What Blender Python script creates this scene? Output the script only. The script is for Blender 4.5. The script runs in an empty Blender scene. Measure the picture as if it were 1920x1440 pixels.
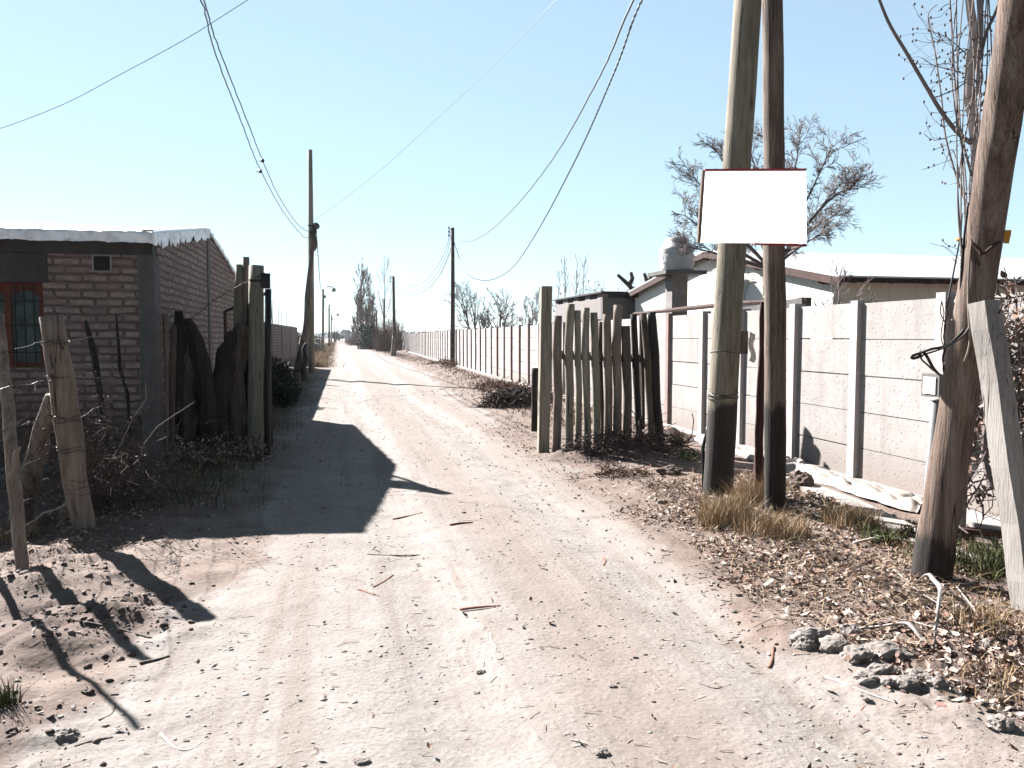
import bpy, math, random
import numpy as np
from mathutils import Vector, noise as mnoise
random.seed(7); rng = np.random.default_rng(7)
sc = bpy.context.scene
col = sc.collection

# ------------------------------------------------------------------ camera
EYE = 1.6
YAW = math.atan(320/1450.0); PIT = math.atan(88/1450.0)
cam = bpy.data.cameras.new('camera'); co = bpy.data.objects.new('camera', cam); col.objects.link(co)
cam.sensor_width = 36; cam.lens = 36*1450/1920.0; cam.clip_start = .05; cam.clip_end = 8000
co.location = (0, 0, EYE); co.rotation_euler = (math.pi/2-PIT, 0, -YAW)
sc.camera = co
# ------------------------------------------------------------------ light
SAZ = math.radians(327.0); SEL = math.radians(33.6)      # sun stands ahead, left of the road
w = bpy.data.worlds.new('World'); sc.world = w; w.use_nodes = True
nt = w.node_tree; bg = nt.nodes['Background']
sk = nt.nodes.new('ShaderNodeTexSky'); sk.sky_type = 'NISHITA'; sk.sun_disc = False
sk.sun_elevation = SEL; sk.sun_rotation = SAZ; sk.altitude = 2500; sk.air_density = 1.0; sk.dust_density = .1; sk.ozone_density = 5
gm = nt.nodes.new('ShaderNodeGamma'); gm.inputs[1].default_value = .44; nt.links.new(sk.outputs[0], gm.inputs[0])
def wmul(a, b):
    m = nt.nodes.new('ShaderNodeMix'); m.data_type = 'RGBA'; m.blend_type = 'MULTIPLY'; m.inputs[0].default_value = 1; nt.links.new(a, m.inputs[6])
    if isinstance(b, tuple): m.inputs[7].default_value = (*b, 1)
    else: nt.links.new(b, m.inputs[7])
    return m.outputs[2]
# a clear winter sky: paler towards the sun and the horizon, deeper overhead and opposite the sun
wc = nt.nodes.new('ShaderNodeTexCoord'); dp = nt.nodes.new('ShaderNodeVectorMath'); dp.operation = 'DOT_PRODUCT'
dp.inputs[1].default_value = (math.sin(SAZ)*math.cos(SEL), math.cos(SAZ)*math.cos(SEL), math.sin(SEL)); nt.links.new(wc.outputs['Generated'], dp.inputs[0])
def wramp(v, a0, a1, b0, b1):
    r = nt.nodes.new('ShaderNodeMapRange'); r.interpolation_type = 'SMOOTHSTEP'
    for i, q in enumerate((a0, a1, b0, b1)): r.inputs[1+i].default_value = q
    nt.links.new(v, r.inputs[0]); return r.outputs[0]
wz = nt.nodes.new('ShaderNodeSeparateXYZ'); nt.links.new(wc.outputs['Generated'], wz.inputs[0])
skc = wmul(wmul(wmul(gm.outputs[0], (.93, 1.0, .95)), wramp(dp.outputs['Value'], -.4, .2, .42, 1.0)), wramp(wz.outputs[2], .42, .8, 1.0, .45))
nt.links.new(skc, bg.inputs[0]); bg.inputs[1].default_value = .1
sl = bpy.data.lights.new('sun', 'SUN'); sl.energy = 5.0; sl.angle = math.radians(.5); sl.color = (1, .955, .925)
so = bpy.data.objects.new('sun', sl); col.objects.link(so)
sdir = Vector((math.sin(SAZ)*math.cos(SEL), math.cos(SAZ)*math.cos(SEL), math.sin(SEL)))
so.rotation_euler = sdir.to_track_quat('Z', 'Y').to_euler(); so.location = (0, 0, 30)
sc.view_settings.view_transform = 'Standard'; sc.view_settings.look = 'None'
sc.view_settings.exposure = 2.45; sc.view_settings.gamma = 1
sc.cycles.max_bounces = 4; sc.cycles.diffuse_bounces = 2; sc.cycles.transparent_max_bounces = 4

# ------------------------------------------------------------------ survey: photo direction -> world
_F = np.array([math.sin(YAW)*math.cos(PIT), math.cos(YAW)*math.cos(PIT), -math.sin(PIT)])
_R = np.array([math.cos(YAW), -math.sin(YAW), 0]); _U = np.cross(_R, _F); _C = np.array([0, 0, EYE])
def ray(x, y): return _F*1450.0+_R*(x-960)+_U*(720-y)
def gp(x, y, z=0.0):
    d = ray(x, y); t = (z-EYE)/d[2]; return _C+d*t
def aY(x, y, Y):
    d = ray(x, y); return _C+d*(Y/d[1])
def aX(x, y, X):
    d = ray(x, y); return _C+d*(X/d[0])

# ------------------------------------------------------------------ helpers
def tag(o, label=None, cat=None, group=None, kind=None):
    if label: o['label'] = label
    if cat: o['category'] = cat
    if group: o['group'] = group
    if kind: o['kind'] = kind
    return o
def empty(name, loc, label, cat, group=None):
    o = bpy.data.objects.new(name, None); o.empty_display_size = .2
    o.location = tuple(loc); col.objects.link(o); return tag(o, label, cat, group)

class MB:
    def __init__(s): s.v = []; s.f = []
    def add(s, vs, fs):
        b = len(s.v); s.v += [tuple(p) for p in vs]; s.f += [tuple(b+i for i in f) for f in fs]; return s
    def box(s, x0, x1, y0, y1, z0, z1):
        return s.add([(x0,y0,z0),(x1,y0,z0),(x1,y1,z0),(x0,y1,z0),(x0,y0,z1),(x1,y0,z1),(x1,y1,z1),(x0,y1,z1)],
                     [(0,3,2,1),(4,5,6,7),(0,1,5,4),(1,2,6,5),(2,3,7,6),(3,0,4,7)])
    def tube(s, pts, rad, n=8, cap=True, rough=0.0, flat=1.0, seed=0, fy=None):
        pts = [Vector([float(c) for c in p]) for p in pts]; k = len(pts)
        if not hasattr(rad, '__len__'): rad = [rad]*k
        b = len(s.v); ref = None
        for i, p in enumerate(pts):
            t = (pts[min(i+1, k-1)]-pts[max(i-1, 0)])
            if t.length < 1e-9: t = Vector((0, 0, 1))
            t.normalize()
            if ref is None:
                ref = Vector((1, 0, 0)) if abs(t.x) < .8 else Vector((0, 1, 0))
            a = (ref-t*ref.dot(t))
            if a.length < 1e-4: a = t.orthogonal()
            a.normalize(); ref = a; c = t.cross(a)
            for j in range(n):
                th = 2*math.pi*j/n; r = rad[i]
                if rough:
                    q = Vector((math.cos(th)*1.6, math.sin(th)*1.6, i*.35+seed*7.3))
                    r *= 1+rough*mnoise.noise(q)+rough*.6*mnoise.noise(Vector((math.cos(th)*5, math.sin(th)*5, i*.08+seed*3.1)))
                s.v.append(tuple(p+a*(math.cos(th)*r)+c*(math.sin(th)*r*flat)))
        for i in range(k-1):
            for j in range(n):
                q = (j+1) % n
                s.f.append((b+i*n+j, b+i*n+q, b+(i+1)*n+q, b+(i+1)*n+j))
        if cap:
            s.f.append(tuple(b+j for j in range(n-1, -1, -1))); s.f.append(tuple(b+(k-1)*n+j for j in range(n)))
        return s
    def build(s, name, m, parent=None, smooth=False, origin=None, **kw):
        me = bpy.data.meshes.new(name); o3 = (0, 0, 0)
        if parent is not None:
            q = parent; ox = [0, 0, 0]
            while q is not None:
                ox = [ox[i]+q.location[i] for i in range(3)]; q = q.parent
            o3 = ox
        elif origin is not None: o3 = origin
        A = np.array(s.v, dtype=float)-np.array([float(c) for c in o3])
        me.from_pydata(A.tolist(), [], s.f); me.materials.append(m)
        if smooth:
            me.polygons.foreach_set('use_smooth', [True]*len(me.polygons))
        ob = bpy.data.objects.new(name, me); col.objects.link(ob)
        if parent is not None: ob.parent = parent
        elif origin is not None: ob.location = tuple(float(c) for c in origin)
        return tag(ob, **kw)
def fastmesh(name, V, Fq, m, smooth=False, **kw):
    """V (n,3), Fq (m,k) arrays"""
    me = bpy.data.meshes.new(name); k = Fq.shape[1]
    me.vertices.add(len(V)); me.vertices.foreach_set('co', np.asarray(V, np.float32).ravel())
    me.loops.add(Fq.size); me.loops.foreach_set('vertex_index', Fq.astype(np.int32).ravel())
    me.polygons.add(len(Fq)); me.polygons.foreach_set('loop_start', np.arange(0, Fq.size, k, dtype=np.int32))
    me.update(calc_edges=True); me.materials.append(m)
    if smooth: me.polygons.foreach_set('use_smooth', [True]*len(Fq))
    ob = bpy.data.objects.new(name, me); col.objects.link(ob); return tag(ob, **kw)
def lerp(a, b, t): return a+(b-a)*t
def spline(P, n=8):
    P = [np.array(p, float) for p in P]; out = []
    for i in range(len(P)-1):
        p0 = P[max(i-1, 0)]; p1 = P[i]; p2 = P[i+1]; p3 = P[min(i+2, len(P)-1)]
        for k in range(n):
            t = k/n
            out.append(.5*((2*p1)+(-p0+p2)*t+(2*p0-5*p1+4*p2-p3)*t*t+(-p0+3*p1-3*p2+p3)*t**3))
    out.append(P[-1]); return out

# ------------------------------------------------------------------ numpy value noise
_T = rng.random((256, 256))
def vn(x, y):
    xi = np.floor(x).astype(int); yi = np.floor(y).astype(int); fx = x-xi; fy = y-yi
    fx = fx*fx*(3-2*fx); fy = fy*fy*(3-2*fy)
    a = _T[xi & 255, yi & 255]; b = _T[(xi+1) & 255, yi & 255]; c = _T[xi & 255, (yi+1) & 255]; d = _T[(xi+1) & 255, (yi+1) & 255]
    return (a*(1-fx)+b*fx)*(1-fy)+(c*(1-fx)+d*fx)*fy-.5
def fbm(x, y, s, o=4):
    r = 0; a = 1
    for i in range(o):
        r = r+a*vn(x*s+i*17.3, y*s+i*31.7); s *= 2.1; a *= .5
    return r
# road edges (y, x)
RY = [-60, 1, 2.3, 3.0, 3.7, 4.7, 6.6, 10.3, 16.5, 29.5, 48, 84, 150, 900]
RR = [4.5, 2.9, 2.45, 2.28, 2.1, 2.2, 2.5, 2.6, 3.0, 3.6, 3.8, 3.5, 3.2, 3.2]
LY = [-60, 1, 3, 3.9, 5.7, 8.9, 18, 41, 85, 150, 900]
LR = [-4, -1.8, -1.1, -.85, -.7, -.75, -.85, -.55, -.4, -.6, -.6]
def rmask(x, y):
    n = fbm(x, y, 1.1, 4)*.55+fbm(x, y, .3, 2)*.4
    soft = .25+.012*np.maximum(y, 0)
    r = np.interp(y, RY, RR); l = np.interp(y, LY, LR)
    a = np.clip((r-x+n)/soft+.5, 0, 1); b = np.clip((x-l+n*.8)/soft+.5, 0, 1)
    return a*b
def bump(x, y, cx, cy, rx, ry, h):
    return h*np.exp(-((x-cx)/rx)**2-((y-cy)/ry)**2)
def ground_h(x, y):
    x = np.asarray(x, float); y = np.asarray(y, float)
    near = np.exp(-np.maximum(y-4, 0)/30)
    m = rmask(x, y)
    h = fbm(x, y, .35, 3)*.035*near
    h = h+fbm(x, y, 2.2, 4)*(.010+.024*(1-m))*near
    h = h+fbm(x+50, y, 9, 3)*(.0035+.010*(1-m))*near
    dz = np.clip(bump(x, y, -1.45, 4.7, .8, .6, 1)+bump(x, y, -1.6, 3.2, .8, .6, .7)+bump(x, y, 3.7, 9.7, 1.1, .5, 1)+bump(x, y, 4.2, 7.2, .5, .5, 1)+bump(x, y, 2.9, 2.8, .9, .4, .7), 0, 1)
    h = h+dz*(fbm(x+9, y, 13, 3)*.035+np.abs(fbm(x+3, y, 5, 2))*.04)
    # wheel ruts
    rut = lambda c: np.exp(-((x-c)/.22)**2)
    wob = .12*np.sin(y*.21)+.06*np.sin(y*.57)
    h = h-.03*rut(.35+wob)-.03*rut(1.85+wob)+.012*rut(.75+wob)+.012*rut(2.25+wob)
    # spoil heap, left foreground, clods
    cl = 1+1.1*fbm(x, y, 6, 3)
    h = h+bump(x, y, -1.35, 4.55, .55, .32, .055)*cl+bump(x, y, -1.9, 5.35, .5, .3, .05)*cl+bump(x, y, -1.55, 3.3, .5, .45, .04)*cl
    h = h+bump(x, y, 3.9, 9.7, .75, .4, .13)*cl+bump(x, y, 3.1, 9.9, .4, .3, .09)*cl
    h = h+bump(x, y, 4.25, 7.3, .35, .35, .10)*cl+bump(x, y, 4.1, 6.2, .4, .45, .06)*cl
    h = h+bump(x, y, 3.1, 3.2, .6, .45, .05)*cl+bump(x, y, 3.4, 5.3, .8, 1.2, .04)
    h = h+np.clip((x-2.3)/1.4, 0, 1)*.03*near*(x < 4.4)
    berm = np.exp(-((x-(np.interp(y, [0, 12, 20, 45, 95], [5.0, 5.0, 4.7, 4.9, 6.6])))/.5)**2)*(y > 11)
    h = h+berm*.12*(1+1.5*fbm(x, y, 3, 3))
    h = h+bump(x, y, -1.8, 31, .75, 5, .2)
    h = h+np.exp(-((x+1.9)/.6)**2)*.05*(1+2*fbm(x, y, 4, 3))
    h = h*(np.abs(x) < 30)+np.clip((y-200)/2500, 0, 1)*1.0
    return h
def gh(x, y): return float(ground_h(np.array([x]), np.array([y]))[0])

# ------------------------------------------------------------------ materials
class MT:
    def __init__(s, name, rough=.9, spec=.3):
        s.m = bpy.data.materials.new(name); s.m.use_nodes = True; s.n = s.m.node_tree.nodes; s.l = s.m.node_tree.links
        s.b = s.n['Principled BSDF']; s.b.inputs['Roughness'].default_value = rough; s.b.inputs['Specular IOR Level'].default_value = spec
        s.tc = s.n.new('ShaderNodeTexCoord')
    def coord(s, scale=(1, 1, 1), out='Object', rot=(0, 0, 0)):
        mp = s.n.new('ShaderNodeMapping'); mp.inputs['Scale'].default_value = scale; mp.inputs['Rotation'].default_value = rot
        s.l.new(s.tc.outputs[out], mp.inputs[0]); return mp.outputs[0]
    def noise(s, c, scale, detail=6, rough=.6, dist=0):
        n = s.n.new('ShaderNodeTexNoise'); n.inputs['Scale'].default_value = scale; n.inputs['Detail'].default_value = detail
        n.inputs['Roughness'].default_value = rough; n.inputs['Distortion'].default_value = dist; s.l.new(c, n.inputs['Vector']); return n.outputs['Fac']
    def voro(s, c, scale, feature='F1', out='Distance'):
        n = s.n.new('ShaderNodeTexVoronoi'); n.feature = feature; n.inputs['Scale'].default_value = scale; s.l.new(c, n.inputs['Vector']); return n.outputs[out]
    def ramp(s, f, stops):
        r = s.n.new('ShaderNodeValToRGB'); e = r.color_ramp.elements
        while len(e) < len(stops): e.new(.5)
        for i, (p, c) in enumerate(stops):
            e[i].position = p; e[i].color = (*c, 1) if len(c) == 3 else c
        s.l.new(f, r.inputs[0]); return r.outputs[0]
    def gray(s, f, a, b):  # remap
        r = s.n.new('ShaderNodeMapRange'); r.inputs[1].default_value = a; r.inputs[2].default_value = b; s.l.new(f, r.inputs[0]); return r.outputs[0]
    def mix(s, f, a, b, mode='MIX'):
        x = s.n.new('ShaderNodeMix'); x.data_type = 'RGBA'; x.blend_type = mode
        for i, v in ((0, f), (6, a), (7, b)):
            if isinstance(v, (int, float)): x.inputs[i].default_value = v
            elif isinstance(v, tuple): x.inputs[i].default_value = (*v, 1)
            else: s.l.new(v, x.inputs[i])
        return x.outputs[2]
    def math(s, op, a, b=0.0):
        x = s.n.new('ShaderNodeMath'); x.operation = op
        for i, v in ((0, a), (1, b)):
            if isinstance(v, (int, float)): x.inputs[i].default_value = v
            else: s.l.new(v, x.inputs[i])
        return x.outputs[0]
    def attr(s, name):
        a = s.n.new('ShaderNodeAttribute'); a.attribute_name = name; return a.outputs['Fac']
    def bump(s, h, strength=.5, dist=.02):
        b = s.n.new('ShaderNodeBump'); b.inputs['Strength'].default_value = strength; b.inputs['Distance'].default_value = dist
        s.l.new(h, b.inputs['Height']); s.l.new(b.outputs[0], s.b.inputs['Normal']); return s
    def color(s, c, k=.38):
        if isinstance(c, tuple): s.b.inputs['Base Color'].default_value = (*[x*k for x in c], 1)
        else: s.l.new(s.mix(1.0, c, (k, k, k), 'MULTIPLY'), s.b.inputs['Base Color'])
        return s
def plain(name, c, rough=.8, var=.25, scale=6, metal=0, k=.38):
    t = MT(name, rough); n = t.noise(t.coord(), scale)
    d = tuple(x*(1-var) for x in c); l = tuple(min(1, x*(1+var)) for x in c)
    t.color(t.ramp(n, [(.3, d), (.7, l)]), k); t.b.inputs['Metallic'].default_value = metal; t.bump(n, .3, .01); return t.m
def wood(name, dark, mid, light, gs=22, tar=None, bump=.6, stretch=.045, green=None, kk=.38):
    t = MT(name, .88); g1 = t.noise(t.coord((1, 1, stretch)), gs, 8, .68, .5); g2 = t.noise(t.coord((1, 1, stretch*.6)), gs*4.5, 5, .7)
    g = t.math('ADD', t.math('MULTIPLY', g1, .6), t.math('MULTIPLY', g2, .4))
    k = t.ramp(g, [(.36, dark), (.48, mid), (.62, light)])
    blot = t.noise(t.coord((1, 1, .35)), 3.1, 6, .65)
    k = t.mix(t.math('MULTIPLY', t.gray(blot, .47, .66), .75), k, tuple(x*.48 for x in mid))
    if green: k = t.mix(t.gray(t.noise(t.coord((1, 1, .25)), 4.3, 3), .45, .7), k, green)
    crk = t.noise(t.coord((1, 1, .03)), gs*.8, 2, .5, .25)
    crack = t.ramp(crk, [(.484, (0, 0, 0)), (.497, (1, 1, 1)), (.503, (1, 1, 1)), (.516, (0, 0, 0))])
    brk = t.gray(t.noise(t.coord((1, 1, .22)), 5, 3), .48, .58); crack = t.math('MULTIPLY', crack, brk)
    k = t.mix(crack, k, tuple(x*.18 for x in dark))
    kn = t.voro(t.coord((1, 1, .45)), 2.3); k = t.mix(t.ramp(kn, [(.04, (.9, .9, .9)), (.10, (0, 0, 0))]), k, tuple(x*.35 for x in dark))
    if tar is not None:
        sep = t.n.new('ShaderNodeSeparateXYZ'); t.l.new(t.tc.outputs['Object'], sep.inputs[0])
        zz = t.math('ADD', sep.outputs[2], t.math('MULTIPLY', t.math('SUBTRACT', t.noise(t.coord((1, 1, .25)), 8, 6, .7), .5), .55))
        k = t.mix(t.math('MULTIPLY', t.gray(zz, tar+.06, tar-.02), .93), k, t.mix(g, (.006, .006, .007), (.05, .04, .036)))
    hh = t.math('SUBTRACT', g, t.math('MULTIPLY', crack, .8)); t.color(k, kk); t.bump(hh, bump, .022); return t.m

W_post = wood('wood_greygreen', (.13, .11, .08), (.30, .27, .21), (.46, .42, .34), 20, green=(.29, .28, .20), kk=.58)
W_poleA = wood('wood_pole_grey', (.10, .085, .06), (.29, .255, .19), (.43, .39, .31), 26, tar=.93, green=(.255, .24, .175), kk=.46)
W_poleB = wood('wood_pole_brown', (.055, .035, .025), (.27, .20, .155), (.47, .39, .32), 30, tar=1.02, kk=.34)
W_poleD = wood('wood_pole_red', (.10, .055, .04), (.32, .22, .17), (.52, .42, .35), 20, tar=.30, bump=.9, kk=.30)
W_grey = wood('wood_silver', (.34, .31, .28), (.52, .48, .44), (.62, .58, .545), 30, stretch=.06, bump=.35, kk=.42)
W_dark = wood('wood_charred', (.010, .008, .008), (.035, .026, .023), (.075, .06, .052), 14)
W_red = wood('wood_redbrown', (.02, .009, .007), (.09, .038, .028), (.17, .08, .06), 20)
W_brn = wood('wood_brown', (.06, .045, .035), (.20, .155, .12), (.34, .28, .23), 20)
W_far = plain('wood_far', (.13, .085, .07), .9, .4, 3)
W_plank = wood('wood_plank', (.13, .095, .07), (.31, .245, .20), (.45, .38, .32), 24, kk=.5)
TWIG = plain('bark_grey', (.30, .25, .235), .9, .35, 8)
TWIGP = plain('bark_pale', (.48, .42, .395), .85, .3, 10, k=.6)
TWIGD = plain('bark_dark', (.11, .075, .065), .9, .4, 8)
DRYT = plain('dry_twigs', (.26, .15, .10), .9, .4, 6)
POPT = plain('poplar_twigs', (.36, .25, .20), .9, .3, .3)
BLK = plain('black_rubber', (.012, .012, .014), .5, .2)
WIRE = plain('steel_wire', (.07, .06, .058), .5, .3, 30)
CABLE = plain('cable', (.035, .06, .06), .55, .3, 30)
RUST = plain('rusty_steel', (.10, .045, .032), .8, .5, 14)
BLKM = plain('black_steel', (.012, .011, .012), .6, .3)
WHITE = plain('white_paint', (.86, .86, .86), .5, .03, 2, k=.9)
PVC = plain('pvc', (.62, .62, .62), .45, .06, 4, k=.27)
BOXM = plain('meter_box_grey', (.36, .35, .34), .5, .08, 4, k=.25)
REDP = plain('red_paint', (.55, .02, .02), .6, .2, 6)
YEL = plain('yellow_flag', (.85, .42, .04), .7, .1)
GLASS = MT('glass', .08, .6); GLASS.color((.03, .04, .045)); GLASS = GLASS.m
CURT = plain('curtain', (.16, .22, .21), .9, .5, 9)
RFRAME = plain('window_wood', (.22, .045, .02), .6, .25, 12)
GRN = plain('leaf_green', (.06, .10, .03), .7, .5, 5)
GRND = plain('leaf_dark', (.018, .030, .014), .8, .5, 6)
GRNF = plain('leaf_far', (.05, .075, .045), .8, .4, .8)
LEAFY = plain('leaf_bright', (.14, .22, .05), .6, .3, 6)
BUSH = plain('dead_bush', (.20, .145, .12), .9, .4, 20)

def mat_brick(name, vec):
    t = MT(name, .93); sep = t.n.new('ShaderNodeSeparateXYZ'); t.l.new(t.tc.outputs['Object'], sep.inputs[0])
    cb = t.n.new('ShaderNodeCombineXYZ'); wob = t.noise(t.coord(), 2.2, 3); wz = t.math('ADD', sep.outputs[2], t.math('MULTIPLY', wob, .06))
    u = t.math('ADD', sep.outputs[0 if vec == 'x' else 1], t.math('MULTIPLY', t.noise(t.coord((1, 1, 3)), 2.0, 1), .10))
    t.l.new(u, cb.inputs[0]); t.l.new(wz, cb.inputs[1])
    br = t.n.new('ShaderNodeTexBrick'); t.l.new(cb.outputs[0], br.inputs['Vector'])
    br.inputs['Scale'].default_value = 1; br.inputs['Brick Width'].default_value = .30; br.inputs['Row Height'].default_value = .095
    br.inputs['Mortar Size'].default_value = .021; br.inputs['Mortar Smooth'].default_value = .5; br.inputs['Bias'].default_value = -.1
    br.inputs['Color1'].default_value = (.50, .39, .345, 1); br.inputs['Color2'].default_value = (.31, .21, .185, 1); br.inputs['Mortar'].default_value = (.13, .10, .092, 1)
    n = t.noise(t.coord(), 16, 8, .7); k = t.mix(t.gray(n, .35, .7), br.outputs['Color'], t.mix(.55, br.outputs['Color'], (.10, .07, .06)))
    smear = t.noise(t.coord((1, 1, 2.2)), 4.5, 5, .65); k = t.mix(t.math('MULTIPLY', t.gray(smear, .46, .6), .8), k, (.22, .165, .15))
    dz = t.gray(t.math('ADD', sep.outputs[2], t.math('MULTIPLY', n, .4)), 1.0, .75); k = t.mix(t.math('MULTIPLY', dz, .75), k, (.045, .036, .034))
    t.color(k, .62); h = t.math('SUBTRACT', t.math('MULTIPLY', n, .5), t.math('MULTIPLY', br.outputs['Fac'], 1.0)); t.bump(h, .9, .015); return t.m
BRX = mat_brick('brick_front', 'x'); BRY = mat_brick('brick_side', 'y')
def mat_conc(name, a, b, scale=5, pits=0.0, bump=.4, bd=.012, k=.38, vary=0):
    K_ = k
    t = MT(name, .92); c = t.coord(); n = t.noise(c, scale, 9, .7); k = t.ramp(n, [(.3, a), (.68, b)])
    st = t.noise(t.coord((1, 1, .12)), 7, 4); k = t.mix(t.math('MULTIPLY', t.gray(st, .52, .75), .5), k, tuple(x*.62 for x in a))
    h = n
    if pits:
        v = t.voro(c, 26); w2 = t.noise(c, 9, 5, .7)
        pt = t.math('MULTIPLY', t.gray(v, .34, .16), t.gray(w2, .47, .56)); k = t.mix(t.math('MULTIPLY', pt, pits), k, tuple(x*.42 for x in a))
        cr = t.ramp(t.noise(t.coord((1.3, 1.3, .5)), 6.5, 6, .75, 1.2), [(.485, (0, 0, 0)), (.5, (1, 1, 1)), (.515, (0, 0, 0))])
        k = t.mix(t.math('MULTIPLY', t.math('MULTIPLY', cr, t.gray(t.noise(c, 2.2, 2), .55, .65)), .55), k, tuple(x*.4 for x in a))
        h = t.math('SUBTRACT', t.noise(c, 26, 6, .7), pt)
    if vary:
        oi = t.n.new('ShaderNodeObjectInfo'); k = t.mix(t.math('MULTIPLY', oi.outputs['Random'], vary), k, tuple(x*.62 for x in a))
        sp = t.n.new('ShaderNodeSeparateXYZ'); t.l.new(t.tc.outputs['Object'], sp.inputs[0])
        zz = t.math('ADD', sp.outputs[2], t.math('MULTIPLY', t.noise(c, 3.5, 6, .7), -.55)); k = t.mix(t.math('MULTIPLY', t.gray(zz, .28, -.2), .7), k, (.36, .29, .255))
    t.color(k, K_); t.bump(h, bump, bd); return t.m
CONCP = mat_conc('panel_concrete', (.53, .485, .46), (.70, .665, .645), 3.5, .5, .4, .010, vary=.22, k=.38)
CONCF = mat_conc('panel_concrete_far', (.60, .56, .54), (.72, .69, .67), 1.5)
CONCPOST = mat_conc('post_concrete', (.52, .48, .47), (.66, .62, .60), 5, k=.5)
POSTRED = mat_conc('post_concrete_reddish', (.38, .26, .24), (.52, .38, .35), 5)
CONCG = mat_conc('concrete_grey', (.15, .14, .135), (.27, .255, .245), 4)
CONCD = mat_conc('concrete_dark', (.075, .07, .068), (.14, .13, .125), 4)
CONCW = mat_conc('footing_concrete', (.50, .46, .43), (.70, .66, .63), 5)
LUMP = mat_conc('lump_concrete', (.22, .185, .17), (.56, .50, .455), 45, 0, .9, .010, k=.42)
PLAST = mat_conc('house_plaster', (.70, .66, .60), (.80, .77, .71), 2, k=.75)
PLASTS = mat_conc('house_plaster_cream', (.60, .53, .45), (.70, .63, .54), 2, k=1.0)
STONE = mat_conc('block_wall', (.30, .27, .255), (.48, .44, .42), 9, .6)
TANKM = plain('tank_plastic', (.74, .73, .74), .5, .12, 3, k=.40)
CLOTH = plain('plastic_sheet', (.78, .68, .60), .55, .16, 7, k=.27)
PFOIL = MT('roof_plastic', .35, .5); PFOIL.color(PFOIL.ramp(PFOIL.noise(PFOIL.coord(), 7, 6), [(.35, (.50, .52, .54)), (.6, (.84, .85, .86))]), 1.0); PFOIL.bump(PFOIL.noise(PFOIL.coord(), 14, 6), .8, .02); PFOIL = PFOIL.m
def mat_sheet():
    t = MT('roof_sheet', .42, .5); sep = t.n.new('ShaderNodeSeparateXYZ'); t.l.new(t.tc.outputs['Object'], sep.inputs[0])
    n = t.noise(t.coord((1, 1, 1)), 1.5, 5); t.color(t.ramp(n, [(.3, (.62, .63, .64)), (.7, (.78, .79, .80))]), .62); t.b.inputs['Metallic'].default_value = .0
    s = t.math('SINE', t.math('MULTIPLY', sep.outputs[0], 2*math.pi/.076)); t.bump(s, .35, .01); return t.m
SHEET = mat_sheet()

def mat_ground():
    t = MT('ground_dirt', .96, .15); c = t.coord()
    m = t.attr('road'); s2 = t.attr('tan'); dk = t.attr('dark')
    nf = t.noise(c, 26, 9, .72); nm = t.noise(c, 3.2, 7, .66); nl = t.noise(c, .8, 4, .6)
    road = t.ramp(nm, [(.3, (.45, .395, .36)), (.55, (.59, .545, .51)), (.75, (.67, .635, .60))])
    tan = t.ramp(nm, [(.3, (.45, .37, .325)), (.7, (.57, .495, .45))])
    road = t.mix(t.gray(t.math('ADD', s2, t.math('MULTIPLY', t.math('SUBTRACT', nm, .5), 1.2)), .25, .8), road, tan)
    trk = t.noise(t.coord((4.2, .16, 1)), 1.0, 7, .62); road = t.mix(t.math('MULTIPLY', t.gray(trk, .50, .60), .6), road, (.43, .365, .32))
    trk2 = t.noise(t.coord((9, .5, 1)), 1.3, 5, .65); road = t.mix(t.math('MULTIPLY', t.gray(trk2, .56, .66), .45), road, (.38, .315, .27))
    soil = t.ramp(nm, [(.3, (.28, .20, .165)), (.55, (.43, .335, .285)), (.75, (.54, .445, .39))])
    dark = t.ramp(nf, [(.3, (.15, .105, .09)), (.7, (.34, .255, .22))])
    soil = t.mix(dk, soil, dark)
    edge = t.gray(t.math('ADD', m, t.math('MULTIPLY', t.math('SUBTRACT', nf, .5), .5)), .25, .75)
    k = t.mix(edge, soil, road)
    spk = t.voro(c, 70); k = t.mix(t.math('MULTIPLY', t.math('MULTIPLY', t.gray(spk, .36, .16), t.gray(nf, .46, .56)), .6), k, (.17, .125, .105))
    fl = t.noise(t.coord((1, 2.4, 1)), 42, 5, .7); k = t.mix(t.math('MULTIPLY', t.gray(fl, .53, .63), .5), k, (.26, .195, .165))
    k = t.mix(t.math('MULTIPLY', t.gray(nl, .5, .7), .28), k, (.36, .29, .26))
    t.color(k, .335)
    v2 = t.voro(t.coord((1, 1, 1)), 34, 'SMOOTH_F1'); nf2 = t.noise(t.coord((1, 1.5, 1)), 85, 4, .7)
    h = t.math('ADD', t.math('MULTIPLY', nf, .9), t.math('ADD', t.math('MULTIPLY', t.gray(v2, .5, .1), .4), t.math('MULTIPLY', nf2, .45))); t.bump(h, .5, .009); return t.m
GROUND = mat_ground()

# ------------------------------------------------------------------ ground and road sheets
ys = list(np.linspace(-60, 1.2, 40)); y = 1.2
while y < 3500: y += max(.016, .0085*y if y < 60 else .02*y); ys.append(y)
ys = np.array(ys); tt = np.linspace(-1, 1, 720)
cc = .085
prof = cc*tt+(1-cc)*np.sign(tt)*np.abs(tt)**4.2
wid = 42+1.7*np.maximum(ys, 0)
cx = np.interp(ys, [0, 10, 40, 4000], [1.3, 2.4, 2.5, 2.5])
X = wid[:, None]*prof[None, :]+cx[:, None]; Y = np.repeat(ys[:, None], len(tt), 1)
Z = ground_h(X, Y); RM = rmask(X, Y)
tan = np.exp(-((X-1.15-.1*np.sin(Y*.3))/.38)**2)+.9*np.exp(-((X-2.45)/.35)**2)*(Y < 40)+.5*np.exp(-((X+.35)/.3)**2)*(Y > 4)
tan = np.clip(tan+.3*fbm(X, Y, .7, 3), 0, 1)
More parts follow.
